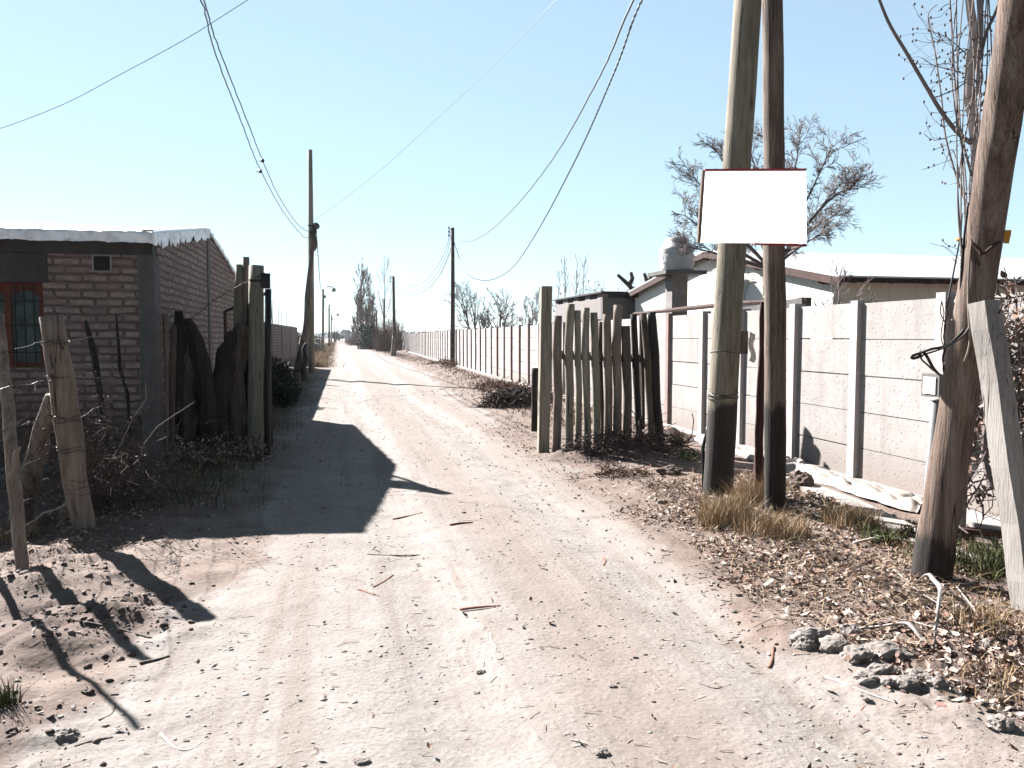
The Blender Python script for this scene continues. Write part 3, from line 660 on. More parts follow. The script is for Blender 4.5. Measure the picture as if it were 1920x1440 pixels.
# dead thorny bush at the wall
def scrub(name, base, R_, H_, n, m, label, seed, r=.004, cat='bush', curl=.35, leafm=None, nl=0, ls=.02, spread=.55):
    rs = random.Random(seed); e = empty(name, base, label, cat); mb = MB(); tips = []
    for i in range(n):
        p = np.array(base, float)+[rs.uniform(-.5, .5)*R_*.6, rs.uniform(-.5, .5)*R_*.6, 0]
        d = np.array([rs.gauss(0, spread), rs.gauss(0, spread), 1.0]); d /= np.linalg.norm(d); pts = [p]; L = H_*rs.uniform(.5, 1.15)
        for k in range(9):
            d = d+np.array([rs.gauss(0, curl), rs.gauss(0, curl), rs.gauss(0, curl*.8)]); d /= np.linalg.norm(d)
            pts.append(pts[-1]+d*L/9)
            if rs.random() < .6:
                q = pts[-1]; d2 = d+np.array([rs.gauss(0, .9), rs.gauss(0, .9), rs.gauss(0, .9)]); d2 /= np.linalg.norm(d2); tw = [q]
                for _ in range(3):
                    d2 = d2+np.array([rs.gauss(0, .5), rs.gauss(0, .5), rs.gauss(0, .5)]); d2 /= np.linalg.norm(d2); tw.append(tw[-1]+d2*L*.07)
                mb.tube(tw, r*.6, 3, cap=False); tips += tw
        mb.tube(pts, [r*1.6*(1-.6*k/9) for k in range(10)], 3, cap=False); tips += pts[3:]
    mb.build('branches', m, parent=e)
    if nl:
        P = np.array([tips[rs.randrange(len(tips))] for _ in range(nl)])+rng.normal(0, .02, (nl, 3)); V_, F_ = leaves(P, ls*(.6+.8*rng.random(nl)), 1.0)
        ob = fastmesh('leaves', V_, F_, leafm or LEAFM); rndattr(ob, 7, nl); child(ob, e)
    return e
scrub('thorn_bush', gp(185, 985)*[1, 1, 0]+[-.15, .9, 0], .5, 1.0, 120, BUSH, 'tangled dead thorn bush right of the plank post', 5, nl=1700, ls=.011)
scrub('thorn_bush', (-2.15, 7.45, 0), .35, 1.45, 55, BUSH, 'tall thin dead creeper behind the plank post', 6, nl=900, ls=.010, r=.003)
scrub('dry_weed', (-1.7, 9.6, 0), .8, .5, 90, TWIGD, 'low dark weeds at the house corner in the shade', 7, nl=900, ls=.02)
scrub('dry_weed', (-1.3, 10.4, 0), .8, .4, 90, TWIGD, 'low dark weeds at the foot of the gateway logs', 8, nl=900, ls=.02)
e = empty('leafy_shrub', (-1.55, 18.6, 0), 'dark green leafy shrub at the foot of the low brick wall', 'shrub')
V_, F_ = leafcloud([(-1.55, 18.6, .45), (-1.35, 18.9, .7), (-1.7, 19.4, .8), (-1.45, 20.1, .5), (-1.3, 17.9, .3), (-1.75, 17.8, .8), (-1.2, 18.9, .3)], [(.5, .5, .45), (.35, .4, .35), (.4, .5, .4), (.4, .6, .4), (.35, .4, .3), (.4, .4, .4), (.3, .3, .3)], 6000, .045)
child(fastmesh('foliage', V_, F_, GRND), e)
MB().tube([(-1.55, 18.6, -.1), (-1.5, 18.7, .7)], .02, 6).tube([(-1.6, 18.8, -.1), (-1.7, 19.2, .7)], .02, 6).build('stem', TWIGD, parent=e)

# utility pole lashed to an old trunk
up = empty('utility_pole', (-1.16, 31.2, .2), 'tall grey utility pole tied to an old crooked trunk, left of road', 'utility pole')
MB().tube([aY(584.5, 700, 31.2), aY(583, 420, 31.2), aY(581.5, 281, 31.2)], [.12, .10, .08], 12, rough=.04).build('pole', W_post, parent=up, smooth=True)
tr = MB().tube(spline([aY(562, 700, 30.9), aY(566, 655, 30.9), aY(574, 610, 30.95), aY(577, 540, 31.05), aY(585, 475, 31.1), aY(590, 425, 31.1)], 4), [.19]*3+[.15]*4+[.11]*5+[.085]*5+[.075]*3+[.08], 12, rough=.22)
tr.build('prop_trunk', W_brn, parent=up, smooth=True)
kb = MB(); rock(kb, aY(592, 424, 31.05), (.14, .14, .14), 3, SP2, .2, 0); rock(kb, aY(590, 455, 31.05), (.10, .12, .3), 4, SP2, .2, 0); kb.build('knot', W_brn, parent=up, smooth=True)
bt = MB(); bt.tube([aY(577, 423, 30.95), aY(597, 423, 30.95)], .02, 4)
for k in range(5): bt.tube([aY(580, 432+k*2, 31.05), aY(594, 430+k*2, 30.95)], .018, 4)
bt.build('binding', CABLE, parent=up)

# row of lamp posts on the left verge
def lampost(px, top, Y_, arm, label, grp):
    b0 = aY(px, 640, Y_); b0[2] = 0; T_ = aY(px, top, Y_); e = empty('street_lamp' if arm else 'wooden_pole', b0, label, 'street lamp' if arm else 'utility pole', grp)
    MB().tube([b0-[0, 0, .3], lerp(b0, T_, .5), T_], [.15, .13, .11], 8).build('pole', W_far if not arm else W_post, parent=e, smooth=True)
    if arm:
        c = T_-[0, 0, .15]; arc = [c+np.array([.62*(1-math.cos(t)), 0, .62*math.sin(t)*.8]) for t in np.linspace(0, math.pi*.8, 9)]
        MB().tube(arc, .045, 6).build('arm', PVC, parent=e, smooth=True)
        lh = MB(); z_ = arc[-1]; lh.tube([z_+[0, 0, .08], z_+[0, 0, -.02], z_+[0, 0, -.2], z_+[0, 0, -.36]], [.10, .18, .25, .14], 10); lh.build('lamp_head', PVC, parent=e, smooth=True)
        MB().box(T_[0]+.1, T_[0]+.3, T_[1]-.1, T_[1]+.1, T_[2]-.9, T_[2]-.6).build('control_box', BOXM, parent=e)
    return e
G1 = 'poles along the left verge'
lampost(605.5, 543, 85, True, 'nearest street lamp with curved arm above the palm', G1)
lampost(617, 571, 122, False, 'first plain pole beyond the nearest street lamp', G1)
lampost(621, 590, 140, True, 'second street lamp, smaller, past the first plain pole', G1)
lampost(626.5, 607, 205, False, 'plain pole just past the second street lamp', G1)
lampost(630.5, 613, 260, False, 'small distant pole near the left end of the road', G1)
lampost(634, 619, 360, False, 'farthest tiny pole at the left end of the road', G1)
# low wire fence with stakes and vines beyond the brick wall
wf = empty('wire_fence', (-2.3, 44, 0), 'low stake and wire fence beside the palm past the brick wall', 'fence')
random.seed(11)
for i in range(26):
    Y_ = 44+i*3.4; MB().tube([(-2.5-.004*Y_, Y_, -.2), (-2.5-.004*Y_+random.uniform(-.08, .08), Y_, 1.5+random.random()*.35)], .05, 5).build('stake', W_far, parent=wf)
wr = MB()
for z_ in (.5, .9, 1.3): wr.tube([(-2.68, 44, z_), (-3.02, 129, z_)], .008, 3)
wr.build('wire', WIRE, parent=wf)
hd = empty('vine_hedge', (-3.2, 50, 0), 'green leafy vine rows behind the low stake fence', 'hedge')
cs = [(-3.4-.004*Y_+random.uniform(-.4, .3), Y_, .9+random.uniform(-.3, .5)) for Y_ in np.arange(45, 120, 1.6)]
V_, F_ = leafcloud(cs, [(.7, 1.0, .75)]*len(cs), 9000, .13); child(fastmesh('foliage', V_, F_, GRNF), hd)
MB().tube([(-3.4, 45, .1), (-3.9, 119, .1)], .05, 5).build('stem', TWIGD, parent=hd)
def palm(base, H_, n, L, label):
    e = empty('palm', base, label, 'palm'); b = np.array(base, float)
    MB().tube([b-[0, 0, .2], b+[.03, 0, H_*.5], b+[0, 0, H_]], [.22, .18, .2], 10, rough=.2).build('trunk', W_brn, parent=e)
    fr_ = MB(); random.seed(21)
    for i in range(n):
        az = i*2.4+random.random()*.4; el = random.uniform(.05, 1.15); d = np.array([math.cos(az)*math.cos(el), math.sin(az)*math.cos(el), math.sin(el)])
        p = b+[0, 0, H_]; pts = [p]
        for k in range(9):
            d = d+np.array([0, 0, -.15]); d /= np.linalg.norm(d); pts.append(pts[-1]+d*L/9)
        fr_.tube(pts, .018, 3, cap=False); side = np.cross(d, [0, 0, 1.]); side /= np.linalg.norm(side)
        for k in range(2, 10):
            for q in (-1, -.5, .5, 1):
                s_ = np.sign(q); o_ = pts[k-1]+(pts[k]-pts[k-1])*abs(q); tip = o_+side*s_*.28+(pts[k]-pts[k-1])*1.2+np.array([0, 0, -.08])
                w_ = (pts[k]-pts[k-1])*.18; fr_.add([o_-w_, o_+w_, tip], [(0, 1, 2)])
    fr_.build('fronds', GRNF, parent=e); return e
palm((-3.0, 75, 0), .8, 30, 1.75, 'dark green palm with arching fronds beside the nearest street lamp')
# grass on the left verge
def scatter(name, n, reg, h, wd, lean, m, label=None, hm=(.6, .8), kind='stuff', cat='grass', clump=None):
    P = reg(n); n = len(P); z_ = ground_h(P[:, 0], P[:, 1]); B_ = np.stack([P[:, 0], P[:, 1], z_-.01], 1)
    H_ = h*(hm[0]+hm[1]*rng.random(n)); V_, F_ = blades(B_, H_, wd*(.6+.8*rng.random(n)), lean*rng.random(n)*1.2)
    ob = fastmesh(name, V_, F_, m, kind=kind, label=label, cat=cat); rndattr(ob, 8, n); return ob
def rect(x0, x1, y0, y1): return lambda n: np.stack([rng.uniform(x0, x1, n), rng.uniform(y0, y1, n)], 1)
def clumps(cs):
    def f(n):
        c = np.array(cs)[rng.integers(0, len(cs), n)]; return c[:, :2]+rng.normal(size=(n, 2))*c[:, 2:3]
    return f
scatter('verge_grass', 16000, lambda n: np.stack([-1.45-.0045*(yy := 42+rng.random(n)**1.7*170)+rng.normal(0, .45, n), yy], 1), .30, .03, .9, STRAW, 'dry straw grass along the far left verge')
scatter('shade_weeds', 9000, lambda n: np.stack([rng.normal(-1.65, .35, n), rng.uniform(7.4, 30, n)], 1), .16, .008, 1.0, GREENG, 'short weeds in the shade along the brick house')

# ================================================================== PANEL WALL (right)
def wx(Y_): return 5.40+.0205*Y_
YP = [1.0, 2.32, 3.63, 4.93, 6.24]+[7.53, 8.77, 10.14, 11.4, 12.78]
while YP[-1] < 92: YP.append(YP[-1]+1.43)
pw = empty('panel_wall', (wx(7.53), 7.53, 0), 'long wall of pale precast concrete panels and posts along the right', 'wall', None)
TOP = 2.0
order = sorted(range(len(YP)-1), key=lambda i: abs(YP[i]-5))
far = MB(); random.seed(5); npan = 0
vis = [i for i in range(len(YP)-1) if YP[i+1] > 4.0][:20]
for i in range(len(YP)-1):
    Ya, Yb = YP[i]+.035, YP[i+1]-.035; pa = (wx(Ya), Ya); pb = (wx(Yb), Yb)
    for k in range(5):
        z0_ = -.02+k*.4+.004; z1_ = z0_+.388; j = random.uniform(-.004, .004); jo = random.uniform(0, .006)
        if k == 0: z0_ = -.15
        mb = MB() if i in vis else far
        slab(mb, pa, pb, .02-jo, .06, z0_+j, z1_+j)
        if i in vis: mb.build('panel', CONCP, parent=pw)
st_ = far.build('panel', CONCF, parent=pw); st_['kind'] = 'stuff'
for i, Y_ in enumerate(YP):
    hh = TOP+random.uniform(-.005, .02); mb = MB(); w_ = .06
    slab(mb, (wx(Y_-w_), Y_-w_), (wx(Y_+w_), Y_+w_), -.04, .11, -.2, hh)
    m_ = CONCPOST if (Y_ < 12 or random.random() < .5) else POSTRED
    mb.build('post', m_, parent=pw)
ft = MB(); slab(ft, (wx(1)-.01, 1), (wx(8), 8), -.34, .06, -.2, .045, -.2, .045); slab(ft, (wx(8), 8), (wx(92), 92), -.16, .05, -.2, .06, -.2, .06)
ft.build('footing', CONCW, parent=pw)
# kerb strip of the drain below the wall
dr = MB(); L_ = [gp(1480, 905), gp(1600, 950), gp(1700, 1000), gp(1800, 1052), gp(1905, 1085)]
for i in range(len(L_)-1): slab(dr, L_[i], L_[i+1], -.05, .18, -.2, .07)
dr.build('drain_kerb', CONCW, origin=L_[0], label='narrow worn concrete drain kerb between verge and panel wall', cat='kerb')
# crumpled plastic sheeting
def sheeting(pts, width, label, seed):
    S = spline([np.array(p) for p in pts], 26); n = len(S); rows = 16; vs = []
    for i, s in enumerate(S):
        d = S[min(i+1, n-1)]-S[max(i-1, 0)]; d = d/np.linalg.norm(d); nn = np.array([d[1], -d[0], 0])
        ww = width*(1+.45*mnoise.noise(Vector((i*.09, seed, 0))))
        for j in range(rows):
            t = j/(rows-1)-.5
            h_ = .03+.11*abs(mnoise.noise(Vector((i*.055, t*3, seed))))+.03*mnoise.noise(Vector((i*.14, t*6, seed+3)))+.008*mnoise.noise(Vector((i*.4, t*12, seed+3)))
            h_ *= 1-(abs(t)*2)**6; vs.append(tuple(s+nn*t*ww+np.array([0, 0, max(h_, .0)+(.047 if .1 < (j/(rows-1)) < .9 else .02)])))
    f = [(i*rows+j, (i+1)*rows+j, (i+1)*rows+j+1, i*rows+j+1) for i in range(n-1) for j in range(rows-1)]
    MB().add(vs, f).build('plastic_sheeting', CLOTH, smooth=True, origin=S[0], label=label, cat='plastic sheet')
sheeting([(5.35, 8.6, 0), (5.25, 8.0, .0), (5.22, 7.4, 0), (5.2, 6.8, 0), (5.18, 6.3, 0), (5.2, 5.95, 0)], .34, 'crumpled whitish plastic sheeting at the foot of the near panels', 2)
sheeting([(5.4, 11.0, -.02), (5.32, 10.3, -.02), (5.35, 9.6, -.02), (5.3, 9.0, -.02)], .22, 'narrow rumpled plastic strip at the wall behind the picket fence', 8)

# ================================================================== HOUSE AND SHED BEHIND THE WALL
hh = empty('white_house', (9, 12.9, 0), 'white plastered house with corrugated metal roof behind the panel wall', 'house')
gx = 9.0; e0 = 2.72; pk = 3.66; Ys, Yp, Yn = 12.9, 17.8, 22.9
m_ = MB(); prism_yz(m_, [(Ys, -.2), (Yn, -.2), (Yn, 2.95), (Yp, pk-.03), (Ys, e0-.02)], gx, gx+.2); m_.build('gable_wall', PLAST, parent=hh)
a = aY(1625, 560, Ys); b = aY(1695, 551, Ys)
wz0, wz1 = 1.75, 2.27
MB().box(gx+.2, a[0], Ys, Ys+.2, -.2, 2.7).box(b[0], 26, Ys, Ys+.2, -.2, 2.7).box(a[0], b[0], Ys, Ys+.2, -.2, wz0).box(a[0], b[0], Ys, Ys+.2, wz1, 2.7).build('front_wall', PLASTS, parent=hh)
MB().box(25.8, 26, Ys+.2, Yn, -.2, 2.7).box(gx+.2, 25.8, Yn-.2, Yn, -.2, 2.9).build('rear_wall', PLASTS, parent=hh)
wn = MB().box(a[0], b[0], Ys+.05, Ys+.1, wz0, wz0+.05).box(a[0], b[0], Ys+.05, Ys+.1, wz1-.05, wz1).box(a[0], a[0]+.05, Ys+.05, Ys+.1, wz0+.05, wz1-.05).box(b[0]-.05, b[0], Ys+.05, Ys+.1, wz0+.05, wz1-.05).box((a[0]+b[0])/2-.03, (a[0]+b[0])/2+.03, Ys+.05, Ys+.1, wz0+.05, wz1-.05).build('window', W_red, parent=hh)
MB().box(a[0], b[0], Ys+.11, Ys+.12, wz0, wz1).build('pane', GLASS, parent=wn)
r_ = MB(); ov = .45
sl1 = (pk-e0)/(Yp-Ys); ze = e0-sl1*ov; zn = 2.95-.15*ov
prism_yz(r_, [(Ys-ov, ze+.05), (Yp, pk+.05), (Yn+ov, zn+.05), (Yn+ov, zn+.08), (Yp, pk+.09), (Ys-ov, ze+.08)], gx-.22, 26.3); r_.build('roof', SHEET, parent=hh)
r_ = MB(); prism_yz(r_, [(Ys-ov, ze-.1), (Yp, pk-.1), (Yn+ov, zn-.1), (Yn+ov, zn+.045), (Yp, pk+.045), (Ys-ov, ze+.045)], gx-.215, gx-.17); r_.build('barge_board', W_red, parent=hh)
MB().box(gx-.17, 26.3, Ys-ov, Ys-ov+.04, ze-.04, ze+.045).build('fascia', W_red, parent=hh)
for i in range(22):
    x_ = gx+.1+i*.8; q = MB(); prism_yz(q, [(Ys-ov+.045, ze-.05), (Ys-.003, e0-.07), (Ys-.003, e0+.03), (Ys-ov+.045, ze+.04)], x_, x_+.07); q.build('rafter', W_red, parent=hh)
for i, (Y_, z_) in enumerate(((13.1, 2.62), (15.4, 3.08), (17.8, 3.5), (20.3, 3.2), (22.7, 2.85))):
    MB().box(gx-.165, gx-.002, Y_-.05, Y_+.05, z_-.02, z_+.1).build('purlin', W_red, parent=hh)
# coil of hose on the gable
cq = aX(1412, 552, gx-.04); ch = MB()
for k in range(5): ch.tube([cq+np.array([-.01*k, (.42+.03*k)*math.cos(t), (.30+.02*k)*math.sin(t)+.02*k]) for t in np.linspace(0, 2*math.pi, 21)], .012, 4, cap=False)
ch.build('hose_coil', PLAST, origin=cq, label='coil of pale hose hung on the white gable wall', cat='hose')
# lean-to parapet and loose beam over the wall
m_ = MB(); slab(m_, (8.2, 18.5), (8.2, 12.6), -.15, .05, -.2, 2.02, -.2, 2.32); m_.build('low_parapet', CONCG, origin=(8.2, 12.6, 0), label='low grey rendered parapet running below the white gable', cat='wall')
q0 = aY(1195, 589, 14.2); q0[0] = wx(14.2); 
MB().tube([(wx(14.6)+.02, 14.6, 2.06), (wx(12)+.03, 12, 2.08), (wx(10.3)+.02, 10.3, 2.09), (wx(9.2)+.02, 9.2, 2.07)], [.035, .04, .035, .03], 6, rough=.2).build('loose_beam', W_red, origin=(wx(12), 12, 2.08), label='dark red wooden beam lying along the top of the panel wall', cat='beam')
# tank on a pillar
tb = aX(1268, 560, 7.9); tb[2] = 0; s_ = np.linalg.norm(tb[:2])/1480
ts = empty('tank_stand', tb, 'concrete pillar carrying a wide slab under the white tank', 'pillar')
zt = aX(1268, 517, 7.9)[2]
MB().box(tb[0]-.2, tb[0]+.2, tb[1]-.2, tb[1]+.2, -.2, zt-.0).build('pillar', STONE, parent=ts)
MB().box(tb[0]-.52, tb[0]+.52, tb[1]-.55, tb[1]+.55, zt+.002, zt+.09).build('slab', CONCG, parent=ts)
tk = MB(); prof_ = [(0, .40), (.04, .43), (.12, .41), (.2, .44), (.28, .41), (.36, .44), (.44, .41), (.52, .43), (.58, .40), (.66, .33), (.74, .27), (.78, .26), (.82, .2)]
Pz = [(tb[0], tb[1], zt+.09+z_*1.0) for z_, _ in prof_]; tk.tube(Pz, [r2*(1 if q % 2 else .93) if q < 9 else r2 for q, (_, r2) in enumerate(prof_)], 20, rough=.12, seed=3)
tk.build('water_tank', TANKM, smooth=True, origin=(tb[0], tb[1], zt+.09), label='white ribbed plastic water tank wrapped in sheeting on its stand', cat='water tank')
# shed with flat roof
sh = empty('block_shed', (8, 23.1, 0), 'flat roofed stone block shed left of the white house', 'shed')
MB().box(8, 8.2, 23.3, 28.5, -.2, 2.82).build('side_wall', STONE, parent=sh)
MB().box(8, 10.4, 23.1, 23.3, -.2, 2.82).box(10.2, 10.4, 23.3, 28.5, -.2, 2.8).build('end_wall', CONCG, parent=sh)
MB().box(7.9, 10.5, 22.95, 28.6, 2.97, 3.02).build('roof_slab', W_dark, parent=sh)
for k in range(5): MB().box(8, 8.2, 23.15+k*1.25, 23.65+k*1.25, 2.82, 2.968).build('roof_block', STONE, parent=sh)
# dry clump and dead branches behind the shed
scrub('dry_tree', (10.3, 30, 1.0), 1.7, 2.9, 220, DRYT, 'russet dry leafed tree rising behind the block shed', 31, r=.012, cat='tree', nl=5200, ls=.045, curl=.3)
rs_ = random.Random(2)
db = MB()
for p_ in ([(1200, 560, 28), (1180, 535, 28), (1158, 515, 28)], [(1180, 535, 28), (1186, 522, 28), (1183, 510, 28)], [(1220, 555, 28), (1214, 530, 28), (1208, 512, 28)], [(1216, 535, 28), (1220, 522, 28), (1222, 514, 28)]):
    db.tube([aY(*c) for c in p_], [.10, .09, .06], 7, rough=.1)
db.tube([aY(1205, 600, 28), aY(1202, 560, 28)], .12, 7); db.tube([setz(aY(1205, 600, 28), -.1), aY(1205, 600, 28)], .14, 7)
db.build('pruned_tree', TWIGD, origin=setz(aY(1205, 600, 28), 0), label='pruned tree with cut forked limbs between shed and house roof', cat='tree')

# ================================================================== BARE TREES BEYOND THE WALL
random.seed(14); YB = 11.9; tb0 = aY(1445, 640, YB); tb0[2] = 0
te = empty('bare_tree', tb0, 'bare spreading tree behind the white sign, crown wider than the sign', 'bare tree')
TT = MB(); KK = MB(); fk = aY(1445, 505, YB)
TT.tube([tb0-[0, 0, .1], lerp(tb0, fk, .5)+[.03, 0, 0], fk], [.12, .10, .085], 9, rough=.1)
ot = dict(OPEN, jit=.2, up=.03, kids=[0, 8, 5, 4], lev=3, ang=(24, 60), rk=.6, lk=(.4, .7), tl=0, rmin=.0035)
for (px, py, dy, mx_, my_) in ((1290, 462, .3, 1360, 480), (1285, 405, -.6, 1350, 450), (1300, 330, .5, 1370, 420), (1345, 285, -.3, 1400, 380), (1400, 262, .8, 1430, 370), (1450, 270, -.7, 1455, 380), (1500, 262, .4, 1480, 370), (1560, 275, -.4, 1510, 380), (1585, 335, .5, 1530, 400), (1600, 350, -.5, 1550, 380), (1570, 400, .8, 1510, 440), (1535, 440, -.8, 1490, 470), (1340, 420, 1.0, 1400, 460)):
    S = spline([fk, aY(mx_, my_, YB+dy*.5), aY(px, py, YB+dy)], 6); TT.tube(S, [lerp(.034, .007, q/12) for q in range(13)], 6, cap=False)
    for q in range(3, 13):
        for rep in range(1 if q < 8 else 2):
            d = S[min(q+1, 12)]-S[q-1]; d /= np.linalg.norm(d); d = d+np.array([random.gauss(0, .6), random.gauss(0, .6), random.gauss(.05, .5)]); d /= np.linalg.norm(d)
            grow(TT, KK, S[q], d, random.uniform(.22, .5), .007, 1, ot)
TT.build('trunk', TWIG, parent=te, smooth=True); KK.build('crown', TWIG, parent=te)
bare_tree('bare_tree', (7.1, 10.0, 0), 2.3, dict(OPEN, kids=[8, 5, 3], lev=3, ang=(14, 34), up=.1, rmin=.0035, lk=(.4, .6)), TWIG, 'slender leafless sapling in front of the white roof', seed=4, r=.03)
GB = 'bare trees above the far part of the panel wall'
for i, (px, top, Y_, sd, lab, sp) in enumerate([(890, 520, 50, 3, 'dark forked bare tree just right of the far right utility pole', 1), (925, 535, 48, 5, 'rounded bushy bare tree left of the tall square picket post', 1), (905, 560, 60, 8, 'low bare tree between the two larger bare trees', 1), (975, 545, 55, 9, 'thin upright bare tree close left of the picket post', 0), (1003, 560, 60, 12, 'faint bare tree directly behind the square picket post', 0)]):
    p = aY(px, 632, Y_); H_ = aY(px, top, Y_)[2]
    bare_tree('bare_tree', (p[0], p[1], 0), H_*(.72 if sp else .95), dict(OPEN, rmin=.014, kids=[7, 5, 4] if sp else [14, 5, 2], lev=3, ang=(20, 52) if sp else (12, 30), up=.08, lk=(.45, .7) if sp else (.25, .4)), TWIG, lab, GB, seed=sd, r=.10 if sp else .04, stems=2, lean=(.1 if i % 2 else -.1, 0))
for i, (px, top, Y_, sd, lab) in enumerate([(1058, 492, 62, 3, 'slim bare poplar above the left end of the shed'), (1078, 488, 62, 5, 'middle slim bare poplar above the shed'), (1092, 494, 64, 8, 'right slim bare poplar above the shed'), (1045, 520, 75, 2, 'small bare poplar just left of the shed')]):
    p = aY(px, 632, Y_); H_ = aY(px, top, Y_)[2]
    bare_tree('bare_poplar', (p[0], p[1], 0), H_, dict(POP, kids=[22, 5], lev=2, lk=(.12, .25), rmin=.015), POPT, lab, 'slim poplars above the shed', seed=sd, r=.06)
# reeds behind the far wall
P_ = np.stack([rng.uniform(8, 13, 500), rng.uniform(60, 92, 500)], 1); V_, F_ = blades(np.stack([P_[:, 0], P_[:, 1], 0*P_[:, 0]], 1), 2.2+.8*rng.random(500), .03+0*P_[:, 0], .12*rng.random(500))
ob = fastmesh('tall_reeds', V_, F_, STRAW, kind='stuff', label='thin dry reeds showing above the far end of the wall', cat='reeds'); rndattr(ob, 8, 500)
# poplar group by the road
GP = 'poplar row by the far right of the road'
for i, (px, top, Y_, sd, lab) in enumerate([(683, 518, 128, 1, 'tallest poplar of the row, crown rising to a spire'), (676, 560, 124, 2, 'shorter poplar on the road side of the tallest poplar'), (692, 536, 135, 3, 'poplar just right of the tallest poplar'), (699, 570, 120, 4, 'low poplar at the right edge of the row'), (669, 585, 150, 6, 'poplar farther back on the road side of the row'), (663, 600, 190, 7, 'small distant poplar at the far end of the row'), (687, 580, 112, 9, 'low dense poplar in front of the tallest poplar')]):
    p = aY(px, 632, Y_); H_ = aY(px, top, Y_)[2]
    bare_tree('poplar', (p[0], p[1], 0), H_, dict(POP, rmin=.026, kids=[44, 9, 3], lk=(.2, .42)), POPT, lab, GP, seed=sd, r=.16)
p = aY(718.5, 632, 92); bare_tree('bare_poplar', (p[0], p[1], 0), aY(718, 516, 92)[2], dict(POP, rmin=.014, kids=[16, 5], lev=2, ang=(14, 26), lk=(.3, .5), **{'from': .3}), POPT, 'slender open bare poplar right of the poplar row', seed=6, r=.07)
p = aY(752, 632, 92); bare_tree('bare_poplar', (p[0]-.6, p[1], 0), 5.0, dict(POP, rmin=.012, kids=[16, 5], lev=2, ang=(14, 26), lk=(.2, .4)), POPT, 'small bare poplar between the second pole and the wall end', seed=16, r=.05)
e = empty('green_bush', (3.1, 104, 0), 'bright green bush at the foot of the poplar row', 'bush')
cs = [(3.2+random.uniform(-.7, .9), 104+random.uniform(-2, 2), random.uniform(.4, 3.2)) for _ in range(12)]
V_, F_ = leafcloud(cs, [(.85, .9, .85)]*12, 3600, .17); child(fastmesh('foliage', V_, F_, GRN), e)
MB().tube([(3.3, 104, -.1), (3.3, 104, 2)], .08, 6).build('stem', TWIGD, parent=e)
def drybush(x_, Y_, R_, H_, n, label, seed, m=DRYT):
    rs = random.Random(seed); e = empty('dry_bush', (x_, Y_, 0), label, 'bush', 'dry brush by the far right of the road'); mb = MB()
    for i in range(n):
        p = np.array([x_+rs.gauss(0, R_*.45), Y_+rs.gauss(0, R_*.6), -.05]); d = np.array([rs.gauss(0, .22), rs.gauss(0, .22), 1]); L = H_*rs.uniform(.35, 1.1)*math.exp(-((p[0]-x_)/R_)**2*.5)
        m1 = p+d*L*.5; mb.tube([p, m1, m1+(d+[rs.gauss(0, .2), rs.gauss(0, .2), 0])*L*.5], [.02, .015, .01], 3, cap=False)
        for k in range(3):
            o_ = lerp(p, m1, rs.random())+d*0; mb.tube([o_, o_+np.array([rs.gauss(0, .3), rs.gauss(0, .3), .5])*L*.35], .011, 3, cap=False)
    mb.build('branches', m, parent=e); return e
drybush(4.9, 88, 1.2, 3.6, 380, 'tall brown brush between the second and third right poles', 1)
drybush(6.3, 95, 1.0, 3.9, 420, 'dense brown brush against the far end of the wall', 2)
drybush(4.5, 103, 1.6, 3.0, 380, 'russet brush right of the bright green bush', 3)
drybush(3.9, 118, 1.6, 3.0, 260, 'low brush in front of the poplar row', 4)
drybush(2.6, 150, 1.6, 2.4, 240, 'low pinkish brush at the road edge past the poplars', 5)
drybush(2.4, 200, 2.2, 2.6, 240, 'farthest low brush where the road disappears', 6)
BRNG = mat_rnd('brown_litter', [(0, (.16, .09, .07)), (.5, (.38, .25, .19)), (1, (.58, .44, .36))], k=.42)
scatter('dry_verge', 15000, lambda n: np.stack([np.interp(yy := 13+rng.random(n)**1.3*180, [0, 14, 24, 40, 95, 250], [4.2, 4.3, 4.6, 5.1, 4.9, 3.6])+rng.normal(0, .45, n), yy], 1), .11, .022, 1.3, BRNG, 'low dry grass along the far right verge')
# faraway trees
for i, (px, top, Y_, R_, lab) in enumerate([(648, 618, 420, 5, 'distant rounded tree exactly where the road ends'), (636, 628, 330, 3, 'small distant dark tree left of the road end'), (628, 622, 240, 2.4, 'dark tree behind the small distant poles'), (655, 627, 520, 9, 'wide faint tree right of the road end')]):
    p = aY(px, 632, Y_); H_ = aY(px, top, Y_)[2]; e = empty('distant_tree', (p[0], p[1], 0), lab, 'tree', 'far trees at the end of the road'); random.seed(i+40)
    cs = [(p[0]+random.gauss(0, R_*.35), p[1]+random.gauss(0, R_*.35), H_*random.uniform(.4, .88)) for _ in range(9)]
    V_, F_ = leafcloud(cs, [(R_*.33, R_*.33, H_*.16)]*9, 1600, R_*.07); child(fastmesh('crown', V_, F_, GRNF), e)
    MB().tube([(p[0], p[1], -.5), (p[0], p[1], H_*.6)], [.4, .2], 6).build('trunk', TWIGD, parent=e)
n = 14000; P_ = np.stack([rng.uniform(-900, 1100, n), rng.uniform(820, 980, n), np.zeros(n)], 1); P_[:, 2] = rng.random(n)*(5+5*np.abs(vn(P_[:, 0]*.02, P_[:, 0]*0+3.3))*2)
V_, F_ = leafcloud(P_, [(4, 4, 1.5)]*n, n*2, 2.2); fastmesh('distant_woodland', V_, F_, GRNF, kind='stuff', label='faint line of trees on the horizon', cat='woodland')

